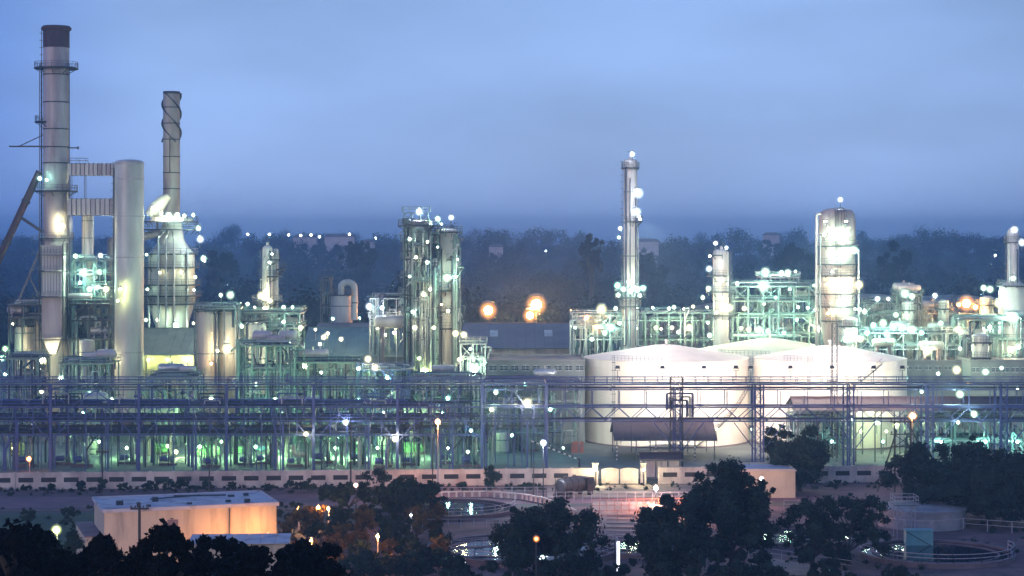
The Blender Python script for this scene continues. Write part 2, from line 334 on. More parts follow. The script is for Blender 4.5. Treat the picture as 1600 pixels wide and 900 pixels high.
def frame(name, label, cat, u0, u1, Y, dep, vs, nx, m='teal_steel', ny=1, decks=(0,), brace='x', rails=(0,), group=None, pipes=0, risers=0, pm=('pale_pipe', 'teal_steel', 'dark_pipe'), stair=False, w=.3, seed=1, drums=0, top=True):
    """open steel structure: every column, beam, brace, deck, pipe its own part. vs = rows of the levels, highest first"""
    R = random.Random(seed); X0, X1 = px(u0, Y), px(u1, Y); W = X1 - X0; t = thing(name, label, cat, (X0 + X1) / 2, Y, group=group)
    xs = [-W / 2 + W * i / nx for i in range(nx + 1)]; ys = [dep * j / ny for j in range(ny + 1)]; zs = [pz(v, Y) for v in vs]
    for x in xs:
        for y in ys: obj('column', hcol(zs[0] - w * .5, w), m, t, loc=(x, y, 0))
    for z in zs:
        for j, y in enumerate(ys):
            for a, b in zip(xs, xs[1:]): MB().bar((a + w / 2, y, z - w / 2), (b - w / 2, y, z - w / 2), w * .7, w * .9).build('beam', m, t, smooth=None)
        for x in xs:
            for a, b in zip(ys, ys[1:]): MB().bar((x, a + w / 2, z - w / 2), (x, b - w / 2, z - w / 2), w * .6, w * .8).build('beam', m, t, smooth=None)
    lv = zs + [0.3]
    if brace:
        for i, (a, b) in enumerate(zip(xs, xs[1:])):
            for kz in range(len(lv) - 1):
                if (i + kz) % 2: continue
                z1, z0 = lv[kz] - w, lv[kz + 1]
                if brace == 'x':
                    MB().bar((a, -.05, z0), (b, -.05, z1), .12).build('brace', m, t, smooth=None); MB().bar((a, .08, z1), (b, .08, z0), .12).build('brace', m, t, smooth=None)
                elif brace == 'v': MB().bar((a, 0, z0), ((a + b) / 2, 0, z1), .12).bar(((a + b) / 2, 0, z1), (b, 0, z0), .12).build('brace', m, t, smooth=None)
                else: MB().bar((a, 0, z0), (b, 0, z1), .12).build('brace', m, t, smooth=None)
    for i in decks: MB().box(-W / 2 - .4, -.4, zs[i] + .003, W / 2 + .4, dep + .4, zs[i] + .09).build('deck', 'grey_steel', t, smooth=None)
    for i in rails: MB().rail([(-W / 2 - .35, -.35, zs[i] + .09), (W / 2 + .35, -.35, zs[i] + .09), (W / 2 + .35, dep + .35, zs[i] + .09), (-W / 2 - .35, dep + .35, zs[i] + .09)], 1.1, 1.5, .06, True).build('railing', m, t, smooth=None)
    pipes = int(pipes * 1.45); risers = int(risers * 1.5)
    for i in range(pipes):
        z = R.choice(zs) + R.uniform(.15, .9); y = R.uniform(.1, dep - .1); r = R.choice([.08, .12, .16, .25]); a, b = sorted((R.uniform(-.55, -.1) * W, R.uniform(.1, .55) * W)); z2 = max(.4, z - R.uniform(1.5, 7))
        MB().bend([(a, y, z2), (a, y, z), (b, y, z), (b, y + R.uniform(-.3, .3), max(.4, z - R.uniform(1, 6)))], r, 7).build('pipe', R.choice(pm), t)
    for i in range(risers):
        x = R.uniform(-.5, .5) * W; y = R.uniform(-.3, dep); r = R.choice([.07, .1, .15, .22]); z = R.uniform(.5, 1) * (zs[0] + 1)
        MB().bend([(x, y, .1), (x, y, z), (x + R.uniform(-2, 2), y, z), (x + R.uniform(-2, 2), y, z - R.uniform(.5, 3))], r, 7).build('pipe', R.choice(pm), t)
    for i in range(drums):
        z = R.choice(zs) + .09; x = R.uniform(-.35, .35) * W; y = R.uniform(.3, .7) * dep; r = R.uniform(.5, 1.0); L = R.uniform(2.5, 5)
        horiz_drum_mb(x, y, z, r, L).build('exchanger', R.choice(['clad_pale', 'clad', 'pale_pipe']), t)
    if stair:
        for kz in range(len(lv) - 1):
            s = 1 if kz % 2 else -1; xa = W / 2 + .6; z1, z0 = lv[kz], lv[kz + 1]; L = min(W * .6, (z1 - z0) * 1.2)
            b = MB(); p = Vector((W / 2 - L if s > 0 else W / 2, -1.0, z0)); q = Vector((W / 2 if s > 0 else W / 2 - L, -1.0, z1))
            for dy in (-.45, .45): o = Vector((0, dy, 0)); b.bar(p + o, q + o, .1, .25); b.bar(p + o + Vector((0, 0, 1)), q + o + Vector((0, 0, 1)), .06)
            n = int((z1 - z0) / .25)
            for i in range(n): c = p.lerp(q, (i + .5) / n); b.box(c.x - .14, -1.4, c.z - .02, c.x + .14, -.6, c.z + .02)
            b.build('stair', m, t, smooth=None)
    return t
def horiz_drum_mb(x, y, z, r, L):
    b = MB(); zc = z + r + .6
    pts = [(x - L / 2 - r * .5, y, zc), (x - L / 2 - r * .42, y, zc), (x - L / 2 - r * .2, y, zc), (x - L / 2, y, zc), (x + L / 2, y, zc), (x + L / 2 + r * .2, y, zc), (x + L / 2 + r * .42, y, zc), (x + L / 2 + r * .5, y, zc)]
    b.path(pts, [r * .1, r * .55, r * .88, r, r, r * .88, r * .55, r * .1], 14)
    for s in (-.3, .3): b.box(x + s * L - .15, y - r * .8, z, x + s * L + .15, y + r * .8, zc - r * .5)
    b.tube((x, y, zc + r * .9), (x, y, zc + r + .5), r * .25, 8); return b
def drum(label, u, Y, v, Lp, rp, m='clad_pale', group=None, saddle_z=None):
    """horizontal drum on saddles; v is the row of its centre line"""
    k = Y / F; L = Lp * k; r = rp * k; zc = pz(v, Y); t = thing('horizontal_drum', label, 'drum', px(u, Y), Y, 0, group=group)
    x0, x1 = -L / 2, L / 2
    MB().path([(x0 - r * .5, 0, zc), (x0 - r * .42, 0, zc), (x0 - r * .2, 0, zc), (x0, 0, zc), (x1, 0, zc), (x1 + r * .2, 0, zc), (x1 + r * .42, 0, zc), (x1 + r * .5, 0, zc)], [r * .1, r * .55, r * .88, r, r, r * .88, r * .55, r * .1], 20).build('shell', m, t)
    for s in (-.32, .32): MB().box(s * L - .25, -r * .7, 0, s * L + .25, r * .7, zc - r * .72).build('saddle', 'concrete', t, smooth=None)
    for s in (-.2, .25): MB().tube((s * L, 0, zc + r * .9), (s * L, 0, zc + r + .5), r * .18, 8).tube((s * L, 0, zc + r + .5), (s * L, 0, zc + r + .62), r * .28, 8).build('nozzle', m, t)
    return t
def shed(name, label, u0, u1, Y, dep, ve, vr, zr=None, m='maroon_roof', wall=None, wallm='grey_sheet', vb=None, posts=6, hip=0, striped=False, group=None, pw=1.6, lean=False, cat='shed', endwall=True, skylight=0):
    """gabled shed with its ridge along the view's width; ve, vr rows of front eave and ridge"""
    X0, X1 = px(u0, Y), px(u1, Y); W = X1 - X0; t = thing(name, label, cat, (X0 + X1) / 2, Y, group=group); he = pz(ve, Y); yr = dep if lean else dep / 2; hr = pz(vr, Y + yr)
    n = max(3, int(W / pw)); o = .5
    for side in ((0,) if lean else (0, 1)):
        for i in range(n):
            a = -W / 2 - .3 + (W + .6) * i / n; b = -W / 2 - .3 + (W + .6) * (i + 1) / n - .03
            ya, za, yb, zb = (-o, he - .1, yr, hr) if side == 0 else (dep + o, he - .1, yr, hr)
            ha = hip * max(0, 1 - i / (n * .5)) if hip else 0
            q = MB(); q.add([(a, ya, za), (b, ya, za), (b, yb, zb), (a, yb, zb), (a, ya, za - .08), (b, ya, za - .08), (b, yb, zb - .08), (a, yb, zb - .08)], [(0, 1, 2, 3), (7, 6, 5, 4), (0, 4, 5, 1), (1, 5, 6, 2), (2, 6, 7, 3), (3, 7, 4, 0)])
            q.bar((b - .04, ya, za + .04), (b - .04, yb, zb + .04), .08)
            q.build('roof_panel', m, t, smooth=None)
            if skylight and side == 0 and i % skylight == skylight // 2:
                f = .45; g = .7; yy = lambda w: ya + (yb - ya) * w; zz = lambda w: za + (zb - za) * w + .03
                MB().add([(a + .1, yy(f), zz(f)), (b - .1, yy(f), zz(f)), (b - .1, yy(g), zz(g)), (a + .1, yy(g), zz(g)), (a + .1, yy(f), zz(f) + .06), (b - .1, yy(f), zz(f) + .06), (b - .1, yy(g), zz(g) + .06), (a + .1, yy(g), zz(g) + .06)], [(0, 3, 2, 1), (4, 5, 6, 7), (0, 1, 5, 4), (1, 2, 6, 5), (2, 3, 7, 6), (3, 0, 4, 7)]).build('skylight', 'clad_pale', t, smooth=None)
    if not lean: MB().bar((-W / 2 - .4, yr, hr + .08), (W / 2 + .4, yr, hr + .08), .45, .12).build('ridge_cap', m, t, smooth=None)
    MB().bar((-W / 2 - .3, -o - .08, he - .2), (W / 2 + .3, -o - .08, he - .2), .15).build('gutter', 'grey_steel', t, smooth=None)
    zb = 0 if vb is None else pz(vb, Y)
    if wall:
        nw = max(2, int(W / 3.2))
        for i in range(nw):
            a = -W / 2 + W * i / nw; b = -W / 2 + W * (i + 1) / nw - .06
            MB().box(a, 0, zb, b, .15, he - .35).build('wall_panel', wallm, t, smooth=None)
        if endwall:
            for x in (-W / 2, W / 2 - .15): MB().add([(x, .16, zb), (x + .15, .16, zb), (x + .15, dep, zb), (x, dep, zb), (x, .16, he - .3), (x + .15, .16, he - .3), (x + .15, dep, he - .3), (x, dep, he - .3), (x, yr, hr - .2), (x + .15, yr, hr - .2)], [(0, 1, 5, 4), (2, 3, 7, 6), (0, 4, 8, 7, 3), (1, 2, 6, 9, 5), (4, 5, 9, 8), (8, 9, 6, 7)]).build('end_wall', wallm, t, smooth=None)
    for i in range(posts):
        x = -W / 2 + .2 + (W - .4) * i / max(1, posts - 1)
        for y in (0.0 if not wall else -.25, dep):
            p = MB().bar((x, y, 0), (x, y, he - .25), .2).build('post', 'grey_steel', t, smooth=None)
            if striped and y < 1 and i % 2 == 0:
                q = MB(); z = .1
                while z < min(he - 1, 5): q.box(x - .13, y - .13, z, x + .13, y + .13, z + .3); z += .7
                q.build('white_stripes', 'white_paint', p, smooth=None)
    if not wall:
        for i in range(posts):
            x = -W / 2 + .2 + (W - .4) * i / max(1, posts - 1)
            MB().bar((x, 0, he - .3), (x, yr, hr - .25), .12).bar((x, yr, hr - .25), (x, dep, he - .3), .12).bar((x, 0, he - .35), (x, dep, he - .35), .12).bar((x, yr, he - .3), (x, yr, hr - .3), .1).build('truss', 'grey_steel', t, smooth=None)
    return t
def block(name, label, u0, u1, Y, dep, vt, m='cream_wall', cat='building', wins=None, group=None, roofm='concrete', rz=0, parapet=.5, band=False):
    """flat-roofed building; wins = (rows of v, columns, width px, height px)"""
    k = Y / F; X0, X1 = px(u0, Y), px(u1, Y); W = X1 - X0; h = pz(vt, Y); t = thing(name, label, cat, (X0 + X1) / 2, Y, rz=rz, group=group)
    holes = []
    if wins:
        rows, nc, ww, wh = wins; ww *= k; wh *= k
        for v in rows:
            for i in range(nc): holes.append((-W / 2 + W * (i + .5) / nc, pz(v, Y)))
    MB().box(-W / 2, .12, 0, W / 2, dep, h - parapet).build('wall', m, t, smooth=None)
    if wins:
        # facade skin in front of the core with real openings
        rows_z = sorted(pz(v, Y) for v in rows); zc = 0; b = MB()
        for z in rows_z:
            b.box(-W / 2, 0, zc, W / 2, .118, z - wh / 2); xx = -W / 2
            for i in range(nc):
                c = -W / 2 + W * (i + .5) / nc; b.box(xx, 0, z - wh / 2, c - ww / 2, .118, z + wh / 2); xx = c + ww / 2
            b.box(xx, 0, z - wh / 2, W / 2, .118, z + wh / 2); zc = z + wh / 2
        b.box(-W / 2, 0, zc, W / 2, .118, h - parapet); b.build('facade', m, t, smooth=None)
        for x, z in holes:
            w = MB().bar((x - ww / 2, .05, z), (x + ww / 2, .05, z), .04).bar((x, .05, z - wh / 2), (x, .05, z + wh / 2), .04).bar((x - ww / 2, .05, z - wh / 2 + .03), (x + ww / 2, .05, z - wh / 2 + .03), .06).bar((x - ww / 2, .05, z + wh / 2 - .03), (x + ww / 2, .05, z + wh / 2 - .03), .06).build('window', 'white_paint', t, smooth=None)
            MB().box(x - ww / 2, .08, z - wh / 2, x + ww / 2, .1, z + wh / 2).build('pane', 'glass_dark', w, smooth=None)
    MB().box(-W / 2 - .15, -.15, h - parapet + .003, W / 2 + .15, dep + .15, h - parapet + .12).build('roof', roofm, t, smooth=None)
    b = MB(); z0 = h - parapet + .123
    b.box(-W / 2, 0, z0, W / 2, .2, h); b.box(-W / 2, dep - .2, z0, W / 2, dep, h); b.box(-W / 2, .203, z0, -W / 2 + .2, dep - .203, h); b.box(W / 2 - .2, .203, z0, W / 2, dep - .203, h); b.build('parapet', m, t, smooth=None)
    if band: MB().box(-W / 2 - .06, -.06, h * .48, W / 2 + .06, -.002, h * .52).build('string_course', 'concrete', t, smooth=None)
    return t
def tank(label, u, Y, rp, ve, vp, stair=None, ladder=None):
    k = Y / F; r = rp * k; h = pz(ve, Y - r * .0); hp = pz(vp, Y); t = thing('storage_tank', label, 'storage tank', px(u, Y), Y, group='white storage tanks')
    n = 9; ch = h / n
    for i in range(n):
        rr = r - .006 * i; MB().lathe([(rr - .02, i * ch), (rr, i * ch + .01), (rr, (i + 1) * ch - .012), (rr - .02, (i + 1) * ch - .002)], 72).build('shell_ring', 'tank_paint', t)
    MB().lathe([(r + .02, h - .05), (r + .12, h), (r * .75, h + (hp - h) * .30), (r * .45, h + (hp - h) * .62), (r * .15, h + (hp - h) * .93), (.3, hp)], 72).build('roof', 'tank_roof', t)
    MB().annulus(r + .0, r + .25, h - 1.6, h - 1.5, 72).build('wind_girder', 'tank_paint', t)
    MB().annulus(r, r + .3, .003, .25, 72).build('base_ring', 'concrete', t)
    MB().tube((0, 0, hp - .2), (0, 0, hp + .7), .25, 10).lathe([(.5, hp + .7), (.45, hp + .85), (.1, hp + 1)], 10).build('vent', 'tank_paint', t)
    a0 = -PI * .75
    pts = [((r + .05) * math.cos(a0 + i * .05), (r + .05) * math.sin(a0 + i * .05), h + .05) for i in range(14)]
    MB().rail(pts, 1.0, 1.4, .05).build('railing', 'grey_steel', t)
    if stair is not None:
        b = MB(); N = int(h / .28); 
        for i in range(N):
            a = stair + i * .28 * 1.35 / r; c, s = math.cos(a), math.sin(a); z = .3 + i * .28
            b.bar(((r + .05) * c, (r + .05) * s, z), ((r + .85) * c, (r + .85) * s, z), .28, .05)
        b.build('stair', 'grey_steel', t, smooth=None); b = MB()
        P = [Vector(((r + .85) * math.cos(stair + i * .378 / r), (r + .85) * math.sin(stair + i * .378 / r), .3 + i * .28)) for i in range(0, N, 4)]
        for a, c in zip(P, P[1:]): b.bar(a, c, .06, .2); b.bar(a + Vector((0, 0, 1)), c + Vector((0, 0, 1)), .05); b.bar(a, a + Vector((0, 0, 1)), .05)
        b.build('handrail', 'grey_steel', t, smooth=None)
    for q in ladder or ():
        b = MB(); c, s = math.cos(q), math.sin(q); ladder_mb(b, (r + .35) * c, (r + .35) * s, .2, h + 1, ax=(-s, c)); b.build('ladder', 'grey_steel', t, smooth=None)
    return t

# ------------------------------------------------------------------ vegetation
def leaf_mesh(name, cen, rad, n, size, seed, shell=.55, flat=1.0, align=.5):
    g = np.random.default_rng(seed); cen = np.array(cen, float); rad = np.array(rad, float)
    w = rad ** 2; idx = g.choice(len(cen), n, p=w / w.sum())
    d = g.normal(size=(n, 3)); d /= np.linalg.norm(d, axis=1, keepdims=True)
    rr = (shell + (1 - shell) * g.random(n)) * (1 + .26 * g.standard_normal(n)); p = cen[idx] + d * (rad[idx] * rr)[:, None] * np.array([1, 1, flat])
    nr = d * align + g.normal(size=(n, 3)) * .55 * (1 - align); nr /= np.linalg.norm(nr, axis=1, keepdims=True); a = np.cross(nr, g.normal(size=(n, 3))); a /= np.linalg.norm(a, axis=1, keepdims=True) + 1e-9; b = np.cross(nr, a)
    s = size * (.6 + .8 * g.random(n))[:, None]; q = np.stack([p - a * s, p + b * s * .55, p + a * s, p - b * s * .55], 1).reshape(-1, 3)
    me = bpy.data.meshes.new(name); me.vertices.add(4 * n); me.vertices.foreach_set('co', q.ravel()); me.loops.add(4 * n); me.loops.foreach_set('vertex_index', np.arange(4 * n, dtype=np.int32))
    me.polygons.add(n); me.polygons.foreach_set('loop_start', np.arange(0, 4 * n, 4, dtype=np.int32)); me.update(calc_edges=True); return me
def tree(name, label, cat, u, Y, vt, wp, vc, m='leaf_night', n=9000, size=.22, seed=1, clumps=22, cr=.30, trunk=True, flat=.85, group=None, skew=0.0, shape='round', zb=0):
    """vt crown top row, vc crown bottom row, wp crown width px"""
    clumps = int(clumps * 2.3); cr *= .74; size *= .84; n = int(n * 1.75); R = random.Random(seed); k = Y / F; W = wp * k / 2; zt, zc = pz(vt, Y), max(pz(vc, Y), zb + .3); H = (zt - zc) / 2; zm = (zt + zc) / 2
    t = thing(name, label, cat, px(u, Y), Y, zb, group=group); cen = []; rad = []
    c0 = min(W, H)
    for i in range(clumps):
        while True:
            a = Vector((R.uniform(-1, 1), R.uniform(-1, 1), R.uniform(-1, 1)))
            if a.length <= 1 and a.length > .25: break
        s = cr * c0 * (R.uniform(.9, 1.45) if i % 4 == 0 else R.uniform(.3, .85))
        if shape == 'cone': f = .5 * (1 - a.z) + .12; x, y = a.x * W * f, a.y * W * f; s *= (.4 + f * .7)
        elif shape == 'umbrella': a.z = a.z * .5 + .4 - .45 * (a.x * a.x + a.y * a.y); x, y = a.x * W * .9, a.y * W * .9
        else: x, y = a.x * (W - s * .5), a.y * (W - s * .5)
        z = zm - zb + a.z * (H - s * .5) + skew * x
        cen.append((x, y, max(z, s * .5))); rad.append(s)
    leafm = leaf_mesh('crown', cen, rad, n, size, seed, flat=flat, shell=.42)
    o = obj('crown', leafm, m, t)
    if trunk:
        tr = max(.08, .035 * (zt - zb)); zf = max((zc - zb) + H * .35, 1.0)
        b = MB(); b.path([(0, 0, 0), (R.uniform(-.2, .2), 0, zf * .5), (R.uniform(-.3, .3), .1, zf)], [tr, tr * .8, tr * .6], 8); b.build('trunk', 'bark', t)
        for i in range(min(8, clumps)):
            c = Vector(cen[i]); b = MB(); p = Vector((0, 0.05, zf * R.uniform(.75, .98))); mid = p.lerp(c, .5) + Vector((R.uniform(-.3, .3), R.uniform(-.3, .3), .3)); b.path([p, mid, c], [tr * .45, tr * .28, tr * .1], 6); b.build('limb', 'bark', t)
    return t

# ------------------------------------------------------------------ ground, roads
def sheet(name, pts, z, m, th=.25, kind='structure'):
    """ground sheet with a little thickness, outline anticlockwise"""
    n = len(pts); b = MB().add([(x, y, z) for x, y in pts] + [(x, y, z - th) for x, y in pts], [tuple(range(n)), tuple(range(2 * n - 1, n - 1, -1))] + [(i, i + n, (i + 1) % n + n, (i + 1) % n) for i in range(n)])
    o = b.build(name, m, smooth=None); return struct(o)
def G(u, v):
    y = gy(v); return (px(u, y), y)
sheet('ground', [(-3500, -15), (3500, -15), (3500, 4500), (-3500, 4500)], 0, 'ground', 1)
sheet('plant_slab', [(-260, 314), (330, 314), (420, 640), (-340, 640)], .006, 'plant_slab', .1)
WA, WB = (px(-120, 299), 299.0), (px(1720, 312), 312.0)          # line of the perimeter wall
def wall_pt(u):
    t = (u - CX) / F; dx, dy = WB[0] - WA[0], WB[1] - WA[1]; s = (t * WA[1] - WA[0]) / (dx - t * dy); return WA[0] + dx * s, WA[1] + dy * s
sheet('verge', [(WA[0], WA[1] - 9), (WB[0], WB[1] - 9), (WB[0], WB[1] - .3), (WA[0], WA[1] - .3)], .008, 'soil', .1)
sheet('road', [(WA[0], WA[1] - 22), (WB[0], WB[1] - 22), (WB[0], WB[1] - 9), (WA[0], WA[1] - 9)], .012, 'asphalt', .1)
sheet('yard_apron', [G(855, 778), G(1090, 778), (wall_pt(1085)[0], wall_pt(1085)[1] - .4), (wall_pt(855)[0], wall_pt(855)[1] - .4)], .02, 'apron', .1)
sheet('kerb', [G(-60, 799), G(640, 795), (G(640, 795)[0], G(640, 795)[1] + .5), (G(-60, 799)[0], G(-60, 799)[1] + .5)], .15, 'concrete', .3)
sheet('kerb', [G(850, 779.5), G(1095, 779.5), (G(1095, 779.5)[0], G(1095, 779.5)[1] + .45), (G(850, 779.5)[0], G(850, 779.5)[1] + .45)], .17, 'concrete', .3)
sheet('lawn', [G(-60, 880), G(150, 880), G(150, 802), G(-60, 805)], .01, 'grass', .1)
sheet('track', [G(380, 900), G(1700, 900), G(1700, 792), G(600, 792)], .01, 'soil', .1)
sheet('red_yard', [G(925, 822), G(1085, 822), G(1085, 784), G(925, 784)], .02, 'apron', .1)
sheet('path', [G(1170, 893), G(1330, 905), G(1330, 893), G(1180, 868)], .03, 'apron', .1)

# ------------------------------------------------------------------ hills, forest, far houses
def hills():
    nx, ny = 120, 26; vs = []; fs = []
    for j in range(ny):
        Y = 900 + 2600 * (j / (ny - 1)) ** 1.3
        for i in range(nx):
            x = (-1 + 2 * i / (nx - 1)) * (500 + Y * .55); u = x / Y
            e = max(0, min(1, (Y - 950) / 900)); e = e * e * (3 - 2 * e)
            h = e * (13 + 21 * (.5 + .5 * noise.noise(Vector((u * 5.2 + 3.7, Y * .0007, 1)))) + 7 * noise.noise(Vector((x * .006, Y * .004, 2)))) - 1
            if j == ny - 1: h = -2
            vs.append((x, Y, max(h, -.9)))
    fs = [(j * nx + i, j * nx + i + 1, (j + 1) * nx + i + 1, (j + 1) * nx + i) for j in range(ny - 1) for i in range(nx - 1)]
    b = MB(); b.add(vs, fs); o = b.build('hills', 'leaf_far'); struct(o); return vs, nx, ny
HV_, HNX, HNY = hills()
from mathutils.bvhtree import BVHTree
_bv = BVHTree.FromPolygons([Vector(v) for v in HV_], [(j * HNX + i, j * HNX + i + 1, (j + 1) * HNX + i + 1, (j + 1) * HNX + i) for j in range(HNY - 1) for i in range(HNX - 1)])
def hz(x, y):
    r = _bv.ray_cast(Vector((x, y, 500)), Vector((0, 0, -1))); return max(0, r[0].z) if r[0] else 0
def forest():
    g = random.Random(5); cen = []; rad = []
    for i in range(1500):
        Y = 640 + 1900 * g.random() ** 1.5; u = g.uniform(-80, 1680); x = px(u, Y); s = g.uniform(.7, 1.4) * (1 + Y / 2500); h = hz(x, Y)
        dens = noise.noise(Vector((x * .012, Y * .008, 5)))
        if Y < 800 and dens < -.1: continue
        top = g.uniform(7, 13) * s * (1 + .5 * dens)
        for k in range(5):
            r = g.uniform(2.4, 4.2) * s; a = g.uniform(0, 2 * PI); q = g.uniform(0, 3.2) * s
            cen.append((x + q * math.cos(a), Y + q * math.sin(a), h + max(r * .6, top - r - g.uniform(0, 4) * s))); rad.append(r)
    me = leaf_mesh('forest', cen, rad, 430000, .95, 4, shell=.75, align=.93); o = obj('forest', me, 'leaf_far'); struct(o, 'stuff')
forest()
for i, (u, Y, vt, wp, lab) in enumerate([(925, 900, 362, 44, 'tall dark tree rising above the misty woods left of the slim column'), (1400, 1000, 378, 60, 'broad misty tree above the woods right of the banded column'), (1240, 1050, 380, 70, 'rounded misty tree behind the steel cooler structure'), (560, 1100, 372, 60, 'misty tree below the pale far houses'), (1020, 1050, 392, 70, 'misty tree just right of the slim lit column'), (345, 1000, 385, 60, 'misty tree right of the left furnaces')]):
    tree('tree', lab, 'tree', u, Y, vt, wp, vt + 75, 'leaf_far', 2500, 1.1, 40 + i, 14, .35, group='far misty trees', flat=1.0)
for i, (u, Y, vt, wp, hp, lab) in enumerate([(530, 1500, 366, 46, 24, 'widest pale house on the misty ridge'), (476, 1550, 367, 36, 16, 'pale house on the misty ridge, left of the widest one'), (575, 1600, 375, 20, 18, 'narrow pale house on the ridge, right of the widest one'), (1008, 1500, 374, 42, 20, 'pale house on the ridge just right of the slim column'), (1206, 1700, 364, 24, 14, 'pinkish house on the ridge above the cooler structure'), (775, 1500, 382, 22, 16, 'pinkish house in the misty woods above the orange lamps')]):
    k = Y / F; w = wp * k; x = px(u, Y); zt = pz(vt, Y); zb = hz(x, Y); t = thing('far_house', lab, 'house', x, Y, zb, group='pale houses on the far ridge'); h = max(3, zt - zb)
    MB().box(-w / 2, 0, -3, w / 2, 10, h - 2).build('wall', 'far_wall', t, smooth=None)
    MB().add([(-w / 2 - 1, -1, h - 2), (w / 2 + 1, -1, h - 2), (w / 2 + 1, 11, h - 2), (-w / 2 - 1, 11, h - 2), (-w / 2 + 2, 5, h + .5), (w / 2 - 2, 5, h + .5)], [(3, 2, 1, 0), (0, 1, 5, 4), (1, 2, 5), (2, 3, 4, 5), (3, 0, 4)]).build('roof', 'concrete', t, smooth=None)
    for q in range(3): tree('tree', '%s tree below the %s' % (('left', 'middle', 'right')[q], ' '.join(lab.split(',')[0].replace('just ', '').split()[:9])), 'tree', u + (q - 1) * wp * .42, Y - 14, vt + 10 + q * 3, wp * .6 + 8, vt + 60, 'leaf_far', 1100, 1.0, 400 + i * 3 + q, 8, .42, group='misty trees before the far houses', flat=1.0)
for u, v in [(387, 366), (421, 366), (451, 367), (486, 367), (499, 370), (546, 366), (587, 372), (853, 392), (1555, 399), (470, 368)]:
    lamp(u, v, 1350, 'tall mast on the far misty ridge', 'blue', .9 if v > 371 else 1.2, 25, 24)

# ------------------------------------------------------------------ perimeter wall with louvred openings
def perimeter_wall():
    t = thing('perimeter_wall', 'long pinkish white boundary wall with dark louvred slots in front of the plant', 'wall', 0, 300)
    dx, dy = WB[0] - WA[0], WB[1] - WA[1]; Lw = math.hypot(dx, dy); ex, ey = dx / Lw, dy / Lw; ang = math.atan2(ey, ex)
    H = 2.55; pit = 3.5
    b = MB(); b.box(.15, -.1, 0, pit - .15, .1, 1.1); b.box(.15, -.1, 1.85, pit - .15, .1, H); b.box(.15, -.1, 1.1, .6, .1, 1.85); b.box(pit - .6, -.1, 1.1, pit - .15, .1, 1.85); pan = b.mesh('panel', None); pan.materials.append(M['pink_wall'])
    b = MB()
    for i in range(5): b.bar((.6, 0, 1.17 + i * .15), (pit - .6, 0, 1.17 + i * .15), .1, .1)
    b.box(.6, .04, 1.1, pit - .6, .07, 1.85); lou = b.mesh('louvre', None); lou.materials.append(M['louvre'])
    sol = MB().box(.15, -.1, 0, pit - .15, .1, H).mesh('panel', None); sol.materials.append(M['pink_wall'])
    pil = MB().box(-.15, -.2, 0, .15, .2, H + .08).box(-.2, -.25, H + .083, .2, .25, H + .18).mesh('pillar', None); pil.materials.append(M['pink_wall'])
    cop = MB().box(.152, -.16, H + .003, pit - .152, .16, H + .08).mesh('coping', None); cop.materials.append(M['pink_wall'])
    N = int(Lw / pit); g0 = wall_pt(935)[0]; g1 = wall_pt(1005)[0]; R = random.Random(3)
    for i in range(N):
        x, y = WA[0] + ex * pit * i, WA[1] + ey * pit * i; u = CX + F * x / y
        if g0 - pit * .8 < x < g1: continue
        def put(n, me):
            o = obj(n, me, None, t, loc=(x, y - 300, 0)); o.rotation_euler = (0, 0, ang); return o
        put('pillar', pil); put('coping', cop)
        if 868 < u < 935: put('panel', sol)
        else: p = put('panel', pan); l = put('louvre', lou)
    # gate opening with two curved wing walls and tall posts
    for u in (930, 1005): x, y = wall_pt(u); MB().box(-.45, -.45, 0, .45, .45, 3.3).box(-.55, -.55, 3.303, .55, .55, 3.45).build('gate_pillar', 'pink_wall', t, loc=(x, y - 300, 0), smooth=None)
    x0, y0 = wall_pt(937); x1, y1 = wall_pt(968); x2, y2 = wall_pt(1000)
    g = thing('yard_gate', 'pale solid double gate between tall posts in the boundary wall', 'gate', x1, y1)
    for a, c in ((x0 - x1 + .3, -.12), (.12, x2 - x1 - .3)):
        pts = [(a + (c - a) * i / 6, 2.4 + .25 * math.sin(PI * i / 6)) for i in range(7)]
        vs = [(x, 0, .12) for x, z in pts] + [(x, 0, z) for x, z in pts] + [(x, .08, .12) for x, z in pts] + [(x, .08, z) for x, z in pts]; n = 7
        fs = [(i, i + 1, n + i + 1, n + i) for i in range(6)] + [(2 * n + i + 1, 2 * n + i, 3 * n + i, 3 * n + i + 1) for i in range(6)] + [(n + i, n + i + 1, 3 * n + i + 1, 3 * n + i) for i in range(6)] + [(i + 1, i, 2 * n + i, 2 * n + i + 1) for i in range(6)] + [(0, n, 3 * n, 2 * n), (6, 2 * n + 6, 3 * n + 6, n + 6)]
        MB().add(vs, fs).build('gate_leaf', 'pink_wall', g, smooth=None); MB().bar((a, -.04, .5), (c, -.04, .5), .08).bar((a, -.04, 1.6), (c, -.04, 1.6), .08).build('gate_rail', 'pink_wall', g, smooth=None)
perimeter_wall()

def weeds():
    g = random.Random(8); cen = []; rad = []
    for i in range(420):
        t = g.random(); x = WA[0] + (WB[0] - WA[0]) * t; y = WA[1] + (WB[1] - WA[1]) * t - g.choice([.5, .8, 1.4, 3, 5, 7]) - g.random(); r = g.uniform(.12, .42); cen.append((x, y, r * .6)); rad.append(r)
    for i in range(700):
        u = g.uniform(-20, 1620); v = g.uniform(792, 900); y = gy(v); x = px(u, y)
        if noise.noise(Vector((x * .08, y * .08, 3))) < -.05: continue
        r = g.uniform(.15, .5); cen.append((x, y, r * .5)); rad.append(r)
    o = obj('weeds', leaf_mesh('weeds', cen, rad, 34000, .13, 6, shell=.3), 'leaf_green'); struct(o, 'stuff')
weeds()

